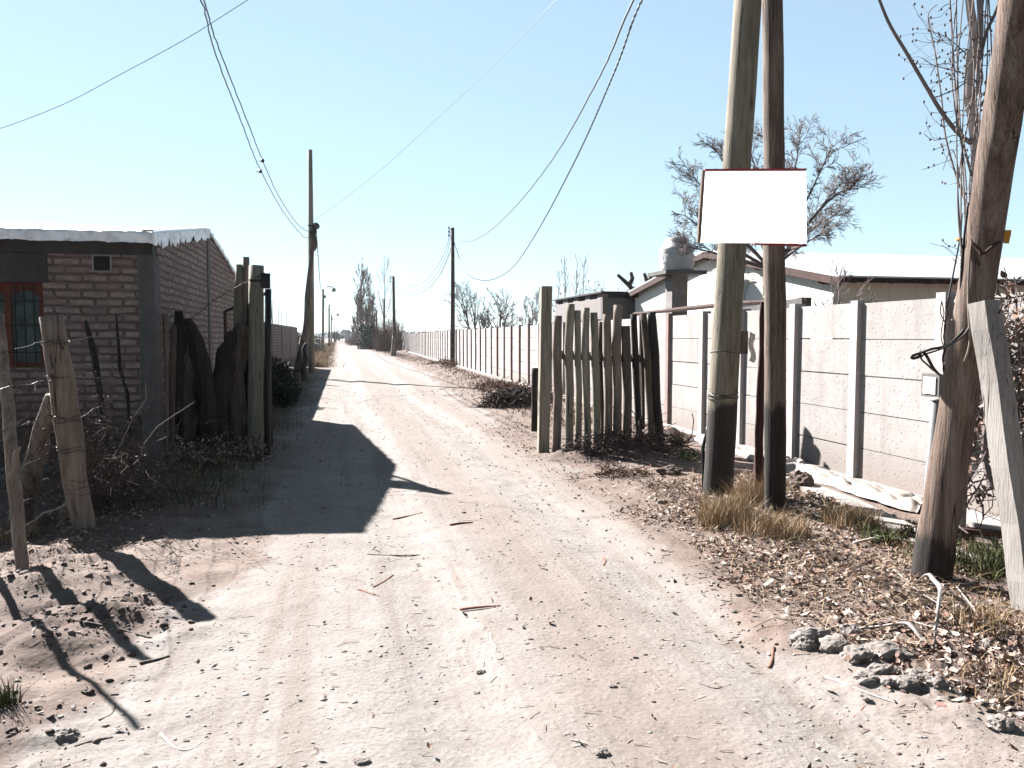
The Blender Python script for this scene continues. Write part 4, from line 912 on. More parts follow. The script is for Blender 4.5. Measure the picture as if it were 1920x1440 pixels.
# ================================================================== POLES AND FENCE, RIGHT
def upole(pts, r0, r1, label, ins=True):
    P = [aY(*p) for p in pts]; b0 = setz(P[0], 0); e = empty('utility_pole', b0, label, 'utility pole', 'poles along the right of the road')
    MB().tube([P[0]-[0, 0, .4]]+P, [r0]+[lerp(r0, r1, i/(len(P)-1)) for i in range(len(P))], 12, rough=.05).build('pole', W_far, parent=e, smooth=True)
    if ins:
        T_ = P[-1]; q = MB(); q.tube([T_+[-.02, -.1, -.1], T_+[-.22, -.1, -.1]], .025, 5).tube([T_+[-.22, -.1, -.55], T_+[-.22, -.1, .05]], .02, 5); q.build('bracket', BLKM, parent=e)
        for k in (0, .22, .44): MB().tube([T_+[-.22, -.1, -k-.06], T_+[-.22, -.1, -k-.02], T_+[-.22, -.1, -k+.04]], [.035, .06, .035], 8).build('insulator', CONCG, parent=e)
    return e
upole([(848.5, 686, 43.5), (849, 560, 43.5), (848.5, 427, 43.5)], .14, .10, 'slim dark wooden pole nearest beside the panel wall')
upole([(740, 667, 67), (739, 600, 67), (737.5, 518, 67)], .15, .11, 'second slim pole standing before the brown brush')
upole([(720, 656, 97), (720.5, 560, 97)], .17, .13, 'third pole in front of the slender poplar')
upole([(706, 650, 115), (706, 581, 115)], .14, .11, 'fourth short thin pole beside the brush', False)
upole([(695, 648, 125), (694.5, 590, 125)], .13, .1, 'farthest thin pole before the poplar row', False)
pole_px('brace_post', [(736, 667, 66.5), (738, 630, 66.7)], [.2, .12], W_plank, 'short pale stub beside the foot of the second slim pole', 'post')
pA = pole_px('sign_pole', [(1345, 932, 7.09), (1366, 560, 7.09), (1402, 0, 7.09), (1416, -230, 7.09)], [.148, .138, .132, .12], W_poleA, 'thickest grey green round pole with tarred foot behind the white sign', 'utility pole', n=28, rough=.035, sub=10, seed=2, wobb=.05)
pB = pole_px('sign_pole', [(1453, 978, 6.04), (1453, 560, 6.04), (1448, 0, 6.04), (1446, -200, 6.04)], [.092, .09, .082, .075], W_poleB, 'slimmer reddish brown pole with black lower half behind the sign', 'utility pole', n=22, rough=.06, sub=10, seed=6, wobb=.1)
pole_px('split_slab', [(1424, 925, 6.45), (1422, 830, 6.45), (1427, 740, 6.45), (1431, 566, 6.45)], [.052, .04, .04, .03], W_red, 'dark red split slab standing between the two sign poles', 'post', rough=.25, flat=.6, seed=4)
pD = pole_px('leaning_pole', [(1742, 1102, 4.18), (1790, 800, 4.12), (1845, 450, 3.95), (1912, 0, 3.62), (1945, -200, 3.5)], [.118, .108, .10, .098, .092], W_poleD, 'thick cracked reddish pole leaning right at the picture edge', 'utility pole', n=28, rough=.05, sub=10, seed=12, wobb=.08)
# squared grey timber leaned on it
P0 = aY(1938, 1200, 3.5); P1 = aY(1846, 566, 3.80); tm = MB(); dd = (P1-P0)/np.linalg.norm(P1-P0); P0 = P0-dd*.3
u = np.cross(dd, [0.12, -.99, 0]); u /= np.linalg.norm(u); v = np.cross(dd, u); prev = None; vs = []; K = 14
for i in range(K+1):
    c = lerp(P0, P1, i/K)+u*.006*math.sin(i*1.3)
    for a_, b_ in ((-1, -1), (-.2, -1.25), (1, -1), (1, 1), (-1, 1)):
        vs.append(c+u*a_*.062*(1+.03*math.sin(i*2.1+a_))+v*b_*.055)
tf = [(i*5+j, i*5+(j+1) % 5, (i+1)*5+(j+1) % 5, (i+1)*5+j) for i in range(K) for j in range(5)]+[(4, 3, 2, 1, 0), tuple(K*5+j for j in range(5))]
tm.add(vs, tf).build('squared_timber', W_grey, origin=P0, label='pale grey squared timber propped against the leaning pole', cat='beam')
MB().tube([aY(1873, 588, 3.7), aY(1880, 570, 3.65), aY(1850, 560, 3.6)][:2], .006, 5).build('nail', RUST, origin=aY(1873, 588, 3.7), label='bent rusty nail at the top of the grey squared timber', cat='nail')

# sign
sg = empty('sign', (3.2, 5.52, 2.7), 'blank white rectangular sign with thin red edge on the two poles', 'sign')
c = [aY(1321, 320, 5.52), aY(1511, 319, 5.52), aY(1512, 456, 5.52), aY(1312, 455, 5.52)]
SM = MT('sign_sheet', .6, .2); SM.color((.88, .88, .88)); ntm = SM.m.node_tree; tl_ = ntm.nodes.new('ShaderNodeBsdfTranslucent'); tl_.inputs[0].default_value = (.92, .92, .92, 1)
mx = ntm.nodes.new('ShaderNodeMixShader'); mx.inputs[0].default_value = .72; ntm.links.new(SM.b.outputs[0], mx.inputs[1]); ntm.links.new(tl_.outputs[0], mx.inputs[2]); ntm.links.new(mx.outputs[0], ntm.nodes['Material Output'].inputs[0])
c0, c1, c2, c3 = c
ins_ = lambda p, dx, dz: p+np.array([dx, 0, dz])
MB().add([c0, c1, c2, c3], [(3, 2, 1, 0)]).build('face', SM.m, parent=sg)
def bar3(a_, b_, t, d0=-.012, d1=.012):
    d = (b_-a_)/np.linalg.norm(b_-a_); n_ = np.array([-d[2], 0, d[0]])*t; y0_ = np.array([0, d0, 0]); y1_ = np.array([0, d1, 0])
    return MB().add([a_+y0_, b_+y0_, b_+n_+y0_, a_+n_+y0_, a_+y1_, b_+y1_, b_+n_+y1_, a_+n_+y1_], [(0, 1, 2, 3), (7, 6, 5, 4), (0, 4, 5, 1), (1, 5, 6, 2), (2, 6, 7, 3), (3, 7, 4, 0)])
bar3(c0, c1, .011).build('top_edge', REDP, parent=sg); bar3(lerp(c3, c2, .5), c2+np.array([0, 0, -.012]), -.014).build('bottom_edge', REDP, parent=sg)
bar3(c3, c0, .022).build('side_edge', W_plank, parent=sg)
for z_ in (c0[2]-.01, c3[2]+.01):
    MB().tube([(3.585, 5.53, z_), (3.62, 5.6, z_), (3.70, 5.97, z_)], .011, 6).build('bracket', RUST, parent=sg)
# bindings and small fittings on the near poles
bnd = MB(); tp = []
for yy, rr_ in ((738, .150), (742, .153), (746, .150), (660, .145)):
    t_ = (932-yy)/372; c0 = aY(lerp(1345, 1366, t_), yy, 7.09)
    tp += [c0+np.array([rr_*math.cos(t), rr_*math.sin(t), .012*math.sin(2*t+yy)]) for t in np.linspace(math.pi/2, 2.5*math.pi, 25)]
c0 = aY(1338, 742, 6.95); tp = [c0+[-.06, 0, .02], c0+[0, 0, -.02], c0+[.05, -.01, .01], c0+[-.02, 0, .02]]+tp
bnd.tube(tp, .004, 5, cap=False)
bnd.build('wire_binding', WIRE, origin=aY(1350, 742, 7.0), label='twisted wire bound round the thick grey green sign pole', cat='wire')
p = aY(1392, 643, 7.15); bx = MB().box(p[0]-.06, p[0]+.035, p[1]-.05, p[1]+.08, p[2]-.11, p[2]+.12)
bx.build('wooden_block', W_plank, origin=p, label='small wooden block nailed to the right of the thick pole', cat='block')
rg = []; 
for i in range(7):
    for j in range(4):
        q = p+np.array([.045+.06*j/3+.01*math.sin(i*1.7), -.06+.02*math.sin(j*2+i), .10-.29*i/6+.015*math.sin(i+j*2)]); rg.append(q)
MB().add(rg, [(i*4+j, i*4+j+1, (i+1)*4+j+1, (i+1)*4+j) for i in range(6) for j in range(3)]).build('rag', PLAST, smooth=True, origin=p, label='pale rag hanging from the wooden block on the thick pole', cat='rag')
pole_px('drain_pipe', [(1320, 930, 7.2), (1318, 840, 7.25), (1327, 800, 7.25)], [.02, .02, .015], BLK, 'thin black hose standing at the left foot of the thick pole', 'hose', under=0, n=8, rough=0)
# meter box on its pipe
b0 = aY(1742, 945, 6.3); t0 = aY(1757, 752, 6.05)
MB().tube([setz(b0, -.1), b0, t0], .052, 16).tube([t0, t0+[0, 0, .02]], .058, 16).build('conduit', PVC, smooth=True, origin=setz(b0, 0), label='grey upright plastic conduit pipe below the meter box', cat='pipe')
mbx = empty('meter_box', aY(1760, 722, 6.1), 'small grey white electric meter box behind the leaning pole', 'meter box')
a = aY(1760, 744, 6.05); b = aY(1775, 704, 6.05)
MB().box(a[0], b[0]+.03, 6.05, 6.27, a[2]-.01, b[2]+.01).build('case', BOXM, parent=mbx)
MB().box(a[0]-.012, a[0]-.001, 6.085, 6.235, a[2]+.02, b[2]-.02).build('door', WHITE, parent=mbx)

# picket gate
pf = empty('picket_fence', gp(1020, 848)*[1, 1, 0], 'rough wooden picket fence panel with tall square end post, right of road', 'fence')
YF = 10.4
p0 = aY(1017.5, 850, 10.36); p1 = aY(1024, 537, 10.36)
sqm = MB(); K = 10; vs = []
for i in range(K+1):
    cpt = lerp(p0-[0, 0, .3], p1, i/K); wv = 1+.03*math.sin(i*1.9)
    for a_, b_ in ((-1, -.8), (-.8, -1), (.8, -1), (1, -.8), (1, .8), (.8, 1), (-.8, 1), (-1, .8)): vs.append(cpt+np.array([a_*.076*wv, b_*.065, 0]))
sqm.add(vs, [(i*8+j, i*8+(j+1) % 8, (i+1)*8+(j+1) % 8, (i+1)*8+j) for i in range(K) for j in range(8)]+[tuple(K*8+j for j in range(8))]).build('end_post', W_post, parent=pf)
PK = [(1046, 592, 1043, 834, 15, W_plank), (1070, 570, 1067, 830, 14, W_post), (1083, 582, 1084, 826, 11, W_post), (1099, 577, 1101, 824, 12.5, W_post), (1113, 586, 1119, 824, 13, W_post), (1126, 603, 1130, 800, 7, W_brn),
      (1138, 589, 1140, 820, 14, W_plank), (1159, 572, 1157, 818, 15, W_plank), (1173, 611, 1176, 818, 15, W_brn), (1188, 589, 1199, 815, 11, W_dark), (1206, 588, 1222, 812, 11.5, W_brn), (1221, 585, 1239, 848, 15, W_dark), (1201, 590, 1206, 785, 6, W_brn)]
for i, (xt, yt, xb, yb, wd, m_) in enumerate(PK):
    r_ = wd*.575*10.75/1450; xm = (xt+xb)/2+((-1)**i)*1.0; Yk = YF+(.07 if i in (5, 12) else -.02)
    pole_px('picket', [(xb, yb, Yk), (lerp(xb, xm, 1)+1, lerp(yb, yt, .38), Yk), (xm-1.5, lerp(yb, yt, .68), Yk), (xt, yt, Yk)], [r_*1.04, r_, r_*1.08, r_*.95], m_, None, None, n=14, rough=.07, sub=5, parent=pf, seed=i*3.7, under=.15, wobb=.06)
a = aY(1028, 664, 10.47); b = aY(1210, 672, 10.47); slab(MB(), a, b, 0, .01, 0, 1)
MB().add([(a[0], 10.44, a[2]-.065), (b[0], 10.44, b[2]-.06), (b[0], 10.49, b[2]-.06), (a[0], 10.49, a[2]-.065), (a[0], 10.44, a[2]+.06), (b[0], 10.44, b[2]+.05), (b[0], 10.49, b[2]+.05), (a[0], 10.49, a[2]+.06)], [(0, 3, 2, 1), (4, 5, 6, 7), (0, 1, 5, 4), (1, 2, 6, 5), (2, 3, 7, 6), (3, 0, 4, 7)]).build('rail', W_plank, parent=pf)
a = aY(1003, 764, 10.9); b = aY(1003, 690, 10.9)
pole_px('short_post', [(1003, 764, 10.95), (1003, 690, 10.95)], [.055, .05], W_dark, 'short dark plank stub at the left of the square picket post', 'post', n=8, rough=.1)

# ================================================================== OVERHEAD CABLES
def cable(pts, r, label, wob=0.0, splices=(), twist=False, m=CABLE, group=None):
    S = spline([aY(*p) for p in pts], 14)
    if wob:
        rs = random.Random(len(label)*3)
        S = [s+np.array([rs.gauss(0, wob), 0, rs.gauss(0, wob)]) for s in S]
    if twist or splices:
        e = empty('overhead_cable', S[0], label, 'cable', group)
    if twist:
        # two conductors wound round one another
        D = []; acc = 0; fine = spline(S, 6); 
        for ph in (0, math.pi):
            pts2 = []; acc = 0
            for i, s in enumerate(fine):
                if i: acc += np.linalg.norm(fine[i]-fine[i-1])
                th = acc*2*math.pi/twist+ph; pts2.append(s+np.array([math.cos(th), 0, math.sin(th)])*r*.9)
            MB().tube(pts2, r, 4, cap=False).build('strand', m, parent=e)
        return
    mb = MB().tube(S, r, 5, cap=False)
    if splices:
        mb.build('line', m, parent=e)
        for sp in splices:
            q = MB(); rock(q, aY(*sp), (.05, .05, .06), 3, SP1, .3, 0); q.tube([aY(*sp)-[.1, 0, .02], aY(*sp)], .008, 4); q.build('clamp', BLK, parent=e)
    else: mb.build('overhead_cable', m, origin=S[0], label=label, cat='cable', group=group)
cable([(300, -200, 9), (378, 2, 12), (402, 95, 14.5), (450, 222, 18), (488, 318, 22), (530, 395, 26.5), (560, 434, 29.6), (574, 446, 31), (590, 436, 31.1)], .0115, 'left one of the two sagging cables reaching the tall grey pole', .004, [(488, 321, 22)])
cable([(325, -200, 9), (383, 2, 12), (410, 90, 14.5), (459, 215, 18), (492, 300, 21.7), (524, 370, 26), (556, 418, 29.2), (578, 434, 31), (588, 432, 31.1)], .0115, 'right one of the two sagging cables reaching the tall grey pole', .004, [(492, 301, 21.7)])
cable([(620, -95, 11), (463, 1, 13), (350, 72, 14), (225, 140, 15), (120, 195, 16), (0, 241, 17), (-160, 290, 18)], .0055, 'thin cable crossing the upper left corner of the sky', 0)
cable([(1150, -85, 9), (1043, 1, 12), (930, 118, 16), (820, 222, 20), (700, 330, 25.5), (592, 411, 31), (510, 464, 40)], .0055, 'long straight thin cable crossing the middle of the sky', 0)
cable([(1404, -225, 7.1), (1290, -150, 9), (1187, 2, 12), (1130, 132, 16), (1050, 277, 22), (980, 372, 30), (925, 428, 38), (890, 450, 44), (868, 453, 50), (858, 450, 58)], .019, 'thick cable of the right pair fading out beyond the slim pole', .004)
cable([(1404, -215, 7.05), (1300, -140, 9), (1203, 2, 12), (1150, 140, 15), (1080, 298, 20.5), (1010, 430, 28), (965, 497, 33), (930, 522, 37), (900, 525, 39.5), (875, 512, 41.5), (860, 480, 43), (851, 452, 43.4)], .012, 'twisted pair cable looping low to the nearest slim pole', 0, twist=.5)
G3 = 'three lines between the first and second slim poles'
cable([(844, 434, 43.5), (835, 470, 46), (815, 507, 51), (790, 531, 57), (765, 538, 62), (740, 524, 67)], .014, 'highest line hung between the two slim right poles', 0, group=G3)
cable([(845, 440, 43.5), (837, 478, 46), (818, 514, 51), (793, 540, 57), (766, 546, 62), (740, 529, 67)], .014, 'middle line hung between the two slim right poles', 0, group=G3)
cable([(849, 452, 43.5), (840, 482, 46), (822, 520, 51), (795, 546, 57), (763, 551, 62), (741, 536, 67)], .02, 'lowest thicker line hung between the two slim right poles', 0, group=G3)
cable([(736, 522, 67), (733, 555, 72), (728, 588, 82), (721, 566, 97)], .016, 'short line from the second slim pole to the third pole', 0)
cable([(593, 432, 31.1), (597, 490, 42), (601, 538, 58), (605, 548, 85)], .022, 'twisted line dropping from the tall grey pole to the street lamp', 0)
cable([(577, 440, 31.1), (570, 505, 27), (560, 570, 23.5), (551, 608, 21.5)], .010, 'thin stay wire from the tall pole down to the brick wall top', 0)
cable([(606, 545, 85), (611, 585, 100), (617, 574, 122)], .022, 'line sagging between the street lamp and the plain pole beyond', 0)
# ================================================================== TWINING TREE AND CREEPER, RIGHT EDGE
vt_ = empty('twining_tree', setz(aY(1800, 1000, 5.0), 0), 'pale twisted slender tree with budding twigs beside the leaning pole', 'tree')
tk_ = MB(); YT = 4.75
tk_.tube(spline([setz(aY(1800, 960, YT+.2), -.1), aY(1806, 800, YT+.1), aY(1812, 600, YT), aY(1818, 470, YT), aY(1833, 330, YT), aY(1828, 240, YT), aY(1817, 185, YT), aY(1818, 140, YT), aY(1826, 70, YT), aY(1818, 0, YT), aY(1812, -120, YT)], 5), [.045]*15+[.04]*12+[.034]*12+[.028]*12, 9, rough=.1)
tk_.tube(spline([aY(1822, 190, YT-.02), aY(1838, 150, YT), aY(1832, 110, YT+.03), aY(1838, 60, YT), aY(1838, 0, YT), aY(1845, -120, YT)], 5), [.02]*26, 7)
tk_.build('trunk', TWIGP, parent=vt_, smooth=True)
br_ = MB(); bud = MB(); random.seed(31)
def twig(pts, r0, r1, sub=0, nb=10, m=br_):
    S = spline([aY(*p) for p in pts], 7); n_ = len(S); m.tube(S, [lerp(r0, r1, i/(n_-1)) for i in range(n_)], 5, cap=False)
    for i in range(2, n_-1):
        if random.random() < sub:
            d = np.array([random.gauss(0, 1), random.gauss(0, .6), random.gauss(.3, .7)]); d /= np.linalg.norm(d); q = [S[i]]; L = random.uniform(.06, .30)
            for k in range(5):
                d = d+np.array([random.gauss(0, .25), random.gauss(0, .25), random.gauss(.05, .25)]); d /= np.linalg.norm(d); q.append(q[-1]+d*L/5)
                if k > 1 and random.random() < .55: rock(bud, q[-1]+np.array([random.gauss(0, .008), 0, random.gauss(0, .008)]), (.007, .007, .010), k, SP1, .3, 0)
            m.tube(q, [r1*.9]+[r1*.6]*5, 3, cap=False)
twig([(1820, 268, 4.75), (1795, 248, 4.7), (1765, 210, 4.65), (1735, 160, 4.6), (1700, 100, 4.55), (1665, 40, 4.5), (1638, -30, 4.45)], .017, .009, .1)
twig([(1818, 400, 4.75), (1790, 320, 4.7), (1772, 250, 4.7), (1765, 180, 4.7), (1752, 90, 4.65), (1740, 30, 4.65), (1758, 8, 4.6)], .008, .003, .5)
twig([(1822, 330, 4.75), (1800, 240, 4.72), (1790, 150, 4.7), (1785, 60, 4.7), (1780, -20, 4.7)], .009, .005, .55)
twig([(1835, 120, 4.8), (1805, 95, 4.8), (1775, 70, 4.8), (1745, 58, 4.8)], .005, .002, .9)
twig([(1815, 140, 4.8), (1780, 130, 4.8), (1750, 122, 4.8), (1728, 108, 4.8)], .005, .002, .9)
twig([(1838, 200, 4.7), (1868, 150, 4.6), (1880, 80, 4.6), (1878, 0, 4.6)], .012, .006, .6)
twig([(1838, 110, 4.7), (1850, 60, 4.7), (1868, 20, 4.7), (1880, -40, 4.7)], .014, .009, .3)
twig([(1812, 400, 4.7), (1800, 330, 4.68), (1785, 280, 4.68), (1768, 318, 4.68)], .005, .002, .4)
twig([(1850, 180, 4.4), (1880, 120, 4.4), (1905, 150, 4.4), (1925, 190, 4.4)], .005, .003, .6)
for i in range(10):
    x_ = 1800+random.random()*50; twig([(x_, 620-random.random()*200, 4.6), (x_+random.uniform(-14, 14), 350, 4.6), (x_+random.uniform(-18, 18), 150, 4.65), (x_+random.uniform(-20, 30), -20, 4.7)], .006, .004, .18)
br_.build('branches', TWIG, parent=vt_); bud.build('buds', TWIGD, parent=vt_)
# creeper mass
cr = empty('dry_creeper', (5.3, 5.0, 0), 'tangled dry leafy creeper covering the panel wall behind the timber', 'creeper')
cm = MB(); rs = random.Random(77); tips = []
for i in range(210):
    Y0 = rs.uniform(4.0, 5.75); x0_ = rs.uniform(4.75, wx(Y0)-.03); z0_ = rs.choice([rs.uniform(1.4, 2.2), rs.uniform(.5, 2.2)])
    Y0 = min(Y0, x0_/.93); p = np.array([x0_, Y0, z0_]); d = np.array([rs.gauss(0, .5), rs.gauss(0, .5), -1.0]); pts = [p]
    for k in range(16):
        d = d+np.array([rs.gauss(0, .4), rs.gauss(0, .4), rs.gauss(-.05, .25)]); d /= np.linalg.norm(d); q = pts[-1]+d*.10
        q[0] = min(q[0], wx(q[1])-.03); q[2] = max(q[2], .02); q[1] = min(max(q[1], 3.7), q[0]/.915); pts.append(q); tips.append(q)
    cm.tube(pts, rs.choice([.003, .004, .005, .008]), 4, cap=False)
for pts in ([(1860, 740, 4.6), (1850, 790, 4.6), (1846, 850, 4.6), (1856, 900, 4.55), (1878, 930, 4.5), (1885, 1000, 4.5)], [(1905, 700, 4.7), (1875, 760, 4.65), (1848, 820, 4.6)], [(1862, 1010, 4.7), (1880, 1045, 4.65), (1893, 1080, 4.6)], [(1815, 1000, 4.6), (1795, 980, 4.7), (1800, 940, 4.8), (1830, 920, 4.8), (1850, 880, 4.8)]):
    cm.tube(spline([aY(*p) for p in pts], 6), .022 if pts[0][0] > 1820 else .006, 7)
cm.build('stems', TWIG, parent=cr)
n = 6500; P_ = np.array([tips[rs.randrange(len(tips))] for _ in range(n)]); P_ = P_[(P_[:, 2] > .3) & ((P_[:, 2] > 1.1) | (rng.random(n) < .45))]; P_ = P_+rng.normal(0, .02, P_.shape); P_[:, 0] = np.minimum(P_[:, 0], wx(P_[:, 1])-.03)
V_, F_ = leaves(P_, .03*(.5+rng.random(len(P_))), 1.3, .8); ob = fastmesh('leaves', V_, F_, LEAFM); rndattr(ob, 7, len(P_)); child(ob, cr)
# creeper strand on the near panel post
cm = MB(); 
for k in range(3):
    q = [aY(1768+random.uniform(-4, 6), 565+i*22, 6.15)+np.array([rs.gauss(0, .02), 0, 0]) for i in range(7)]; cm.tube(spline(q, 3), .006, 4)
cm.build('red_creeper', W_red, origin=aY(1770, 640, 6.15), label='reddish creeper stem climbing the panel post above the meter box', cat='creeper')
# loose cables at the leaning pole
LC = 'loose cables dangling from the leaning pole'
def loose(pts, r, label, m=BLK): 
    S = spline([aY(*p) for p in pts], 8); MB().tube(S, r, 6).build('loose_cable', m, smooth=True, origin=S[0], label=label, cat='cable', group=LC)
loose([(1822, 380, 3.98), (1816, 500, 3.98), (1822, 560, 3.96), (1812, 610, 3.98), (1780, 645, 4.0), (1745, 655, 4.05), (1722, 663, 4.1), (1710, 668, 4.1), (1712, 672, 4.1), (1724, 668, 4.1), (1726, 660, 4.1), (1735, 664, 4.1), (1750, 690, 4.1), (1762, 703, 4.3)], .009, 'black cable loop sticking out left above the meter box')
loose([(1830, 420, 3.96), (1824, 520, 3.96), (1828, 575, 3.94), (1810, 625, 3.96), (1770, 652, 4.0), (1728, 668, 4.1), (1740, 685, 4.1), (1757, 700, 4.3)], .006, 'second thinner cable following the black loop to the box')
loose([(1815, 380, 4.0), (1804, 480, 4.0), (1800, 560, 4.02), (1788, 640, 4.1), (1778, 705, 4.2)], .007, 'black cable hanging straight down beside the leaning pole')
loose([(1804, 400, 4.0), (1802, 455, 4.0), (1810, 470, 4.0), (1812, 400, 4.0)], .004, 'small blue black cable bight high on the leaning pole')
loose([(1828, 395, 3.94), (1819, 480, 3.94), (1815, 560, 3.95), (1818, 640, 3.95), (1808, 678, 3.97)], .006, 'thin reddish bark strip hanging down the leaning pole', m=W_plank)
loose([(1775, 708, 4.15), (1790, 716, 4.05), (1806, 728, 4.0)], .005, 'short wire tying the meter box to the leaning pole')
loose([(1822, 455, 3.9), (1836, 468, 3.87), (1842, 476, 3.86), (1862, 462, 3.84), (1874, 454, 3.85)], .010, 'bent steel hook driven into the leaning pole', m=RUST)
pole_px('thin_stake', [(1779, 556, 5.6), (1790, 500, 5.6), (1799, 452, 5.6)], [.008, .008, .007], BLKM, 'thin dark rod with orange tip above the wall', 'stake', n=6, rough=0, under=.1)
q = MB(); rock(q, aY(1799, 449, 5.6), (.03, .03, .02), 3, SP1, .5, .2); q.build('orange_tip', YEL, origin=aY(1799, 449, 5.6), label='small orange ribbon knot on the thin rod', cat='ribbon')
a = aY(1890, 447, 5.2); V_ = [a+np.array([-.04+.03*j, .01*math.sin(i+j), -.04+.035*i]) for i in range(4) for j in range(3)]
MB().add(V_, [(i*3+j, i*3+j+1, (i+1)*3+j+1, (i+1)*3+j) for i in range(3) for j in range(2)]).build('yellow_rag', YEL, origin=a, label='yellow rag caught in twigs right of the leaning pole', cat='rag')
for i in range(5):
    pass
scrub('bare_shrub', (5.1, 4.75, .0), .45, 2.1, 20, TWIG, 'thin leafless twigs rising right of the leaning pole', 12, r=.0035, cat='shrub', curl=.10, spread=.06)
# rusty bench frame at the wall
a = gp(1815, 1045); rb_ = MB(); z_ = aY(1815, 992, a[1])[2]
rb_.box(a[0]-.03, a[0]+.03, a[1]-.03, a[1]+.03, -.1, z_-.03); q = aY(1886, 985, a[1]-.2); slab(rb_, (a[0]-.08, a[1]+.06), (q[0]+.1, q[1]), -.05, .03, z_-.03, z_+.005, z_-.03, z_+.005)
rb_.box(q[0]+.02, q[0]+.07, q[1]-.03, q[1]+.03, -.1, z_-.032)
rb_.build('rusty_trestle', RUST, origin=a, label='low rusty steel trestle beneath the dry creeper', cat='trestle')

# ================================================================== GROUND DETAIL
def on(px, py, dz=0): p = gp(px, py); p[2] = gh(p[0], p[1])+dz; return p
random.seed(9)
HP = [(1525, 1213, .16, .07, .06, 'dark rough'), (1508, 1222, .07, .06, .05, 'small grey'), (1563, 1228, .10, .08, .05, 'pale knobbly'), (1595, 1205, .07, .06, .06, 'tilted light topped'), (1662, 1240, .15, .10, .045, 'widest flat'), (1605, 1250, .09, .07, .05, 'pale crumbly'), (1652, 1272, .09, .05, .035, 'dark humped'),
      (1625, 1290, .08, .05, .03, 'pale flattish'), (1665, 1297, .05, .04, .03, 'small pale'), (1700, 1300, .08, .05, .035, 'cracked pale'), (1720, 1288, .07, .06, .04, 'sandy domed'), (1755, 1303, .07, .045, .035, 'rightmost pale'), (1850, 1240, .045, .04, .04, 'round pinkish'), (1875, 1375, .06, .05, .04, 'corner dark')]
where = ['left end of the rubble heap', 'before the dark lump at the left', 'left front of the rubble heap', 'top middle of the rubble heap', 'centre right of the rubble heap', 'below the tilted lump', 'under the widest slab', 'in the front row of rubble at its left', 'second in the front row of rubble', 'middle of the front row of rubble', 'behind the front row of rubble', 'at the right end of the front row', 'among leaves right of the palm strap', 'in the lower right corner']
for i, (px, py, sx, sy, sz, lk) in enumerate(HP):
    p = on(px, py, sz*.12); mb = MB(); rock(mb, p, (sx*.78, sy*.9, sz*.95), i*1.7, SP3, .36, .3)
    mb.build('rubble_lump', LUMP, origin=p, label=lk+' lump of broken concrete, '+where[i], cat='rubble', group='broken concrete rubble on the right verge')
for i, (px, py, s, lab) in enumerate([(360, 1098, .035, 'square grey stone beside the plank post shadow tip'), (283, 1128, .055, 'rounded dark stone on the spoil heap'), (240, 1098, .045, 'dark clod in the plank post shadow'), (90, 1225, .05, 'flat pale stone left of the stick pile'), (48, 1112, .06, 'brown clod by the thin stake foot'), (125, 1395, .085, 'large dark clod near the lower left corner'), (165, 1305, .05, 'flat stone beside the wavy shadow'), (903, 1262, .045, 'dark crumbled clod in the middle of the road'), (895, 1298, .03, 'small reddish stone on the middle of the road'), (870, 962, .04, 'small dark clod above the reddish stick'), (1148, 1297, .035, 'small dark stone right of the road centre'), (1378, 1150, .035, 'round black clod at the road edge'), (1385, 1122, .035, 'dark clod just behind the round black clod'), (1125, 1427, .06, 'pale stone at the bottom edge of the picture'), (680, 1435, .05, 'blue grey stone at the bottom edge, left of centre'), (1260, 935, .05, 'clod left of the straw tuft'), (1240, 945, .09, 'flat dark clod left of the sign pole')]):
    s *= .55; p = on(px, py, s*.1); mb = MB(); rock(mb, p, (s, s*.75, s*.55), i*2.3, SP3, .45, .3); mb.build('stone', LUMP if i % 3 else W_brn, origin=p, label=lab, cat='stone', group='loose stones and clods')
# soil clods: heap at the picket fence, the gate pole and spoil heap
V0, F0 = SP1; V0 = np.array(V0); F0 = np.array(F0)
def rocks_vec(P, S, zf=.6):
    n = len(P); nv = len(V0); D = V0[None]*(1+.75*(rng.random((n, nv, 1))-.5)); D = D*S[:, None, :]; a = rng.random(n)*6.28; ca, sa = np.cos(a)[:, None], np.sin(a)[:, None]
    X_ = D[..., 0]*ca-D[..., 1]*sa; Y_ = D[..., 0]*sa+D[..., 1]*ca; V_ = np.stack([X_, Y_, D[..., 2]], -1)+P[:, None]
    return V_.reshape(-1, 3), (np.arange(n)[:, None, None]*nv+F0[None]).reshape(-1, 3), nv
SOIL = mat_rnd('soil_clod', [(0, (.13, .09, .078)), (.6, (.28, .21, .18)), (1, (.42, .33, .29))])
P_ = clumps([(-1.35, 4.6, .3), (-1.2, 4.5, .2), (-1.85, 5.35, .25), (-1.5, 3.3, .3), (3.9, 9.7, .35), (3.3, 9.9, .25), (4.3, 9.4, .25), (4.25, 7.3, .18), (4.1, 6.2, .2), (2.9, 2.85, .35), (3.3, 2.6, .3), (3.6, 9.5, .3)])(3000)
z_ = ground_h(P_[:, 0], P_[:, 1]); s = .004+.022*rng.random(len(P_))**5
V_, F_, nv = rocks_vec(np.stack([P_[:, 0], P_[:, 1], z_], 1), np.stack([s, s*.8, s*.7], 1)); ob = fastmesh('soil_clods', V_, F_, SOIL, kind='stuff', label='loose dark soil clods in small heaps', cat='soil'); rndattr(ob, nv, len(P_))
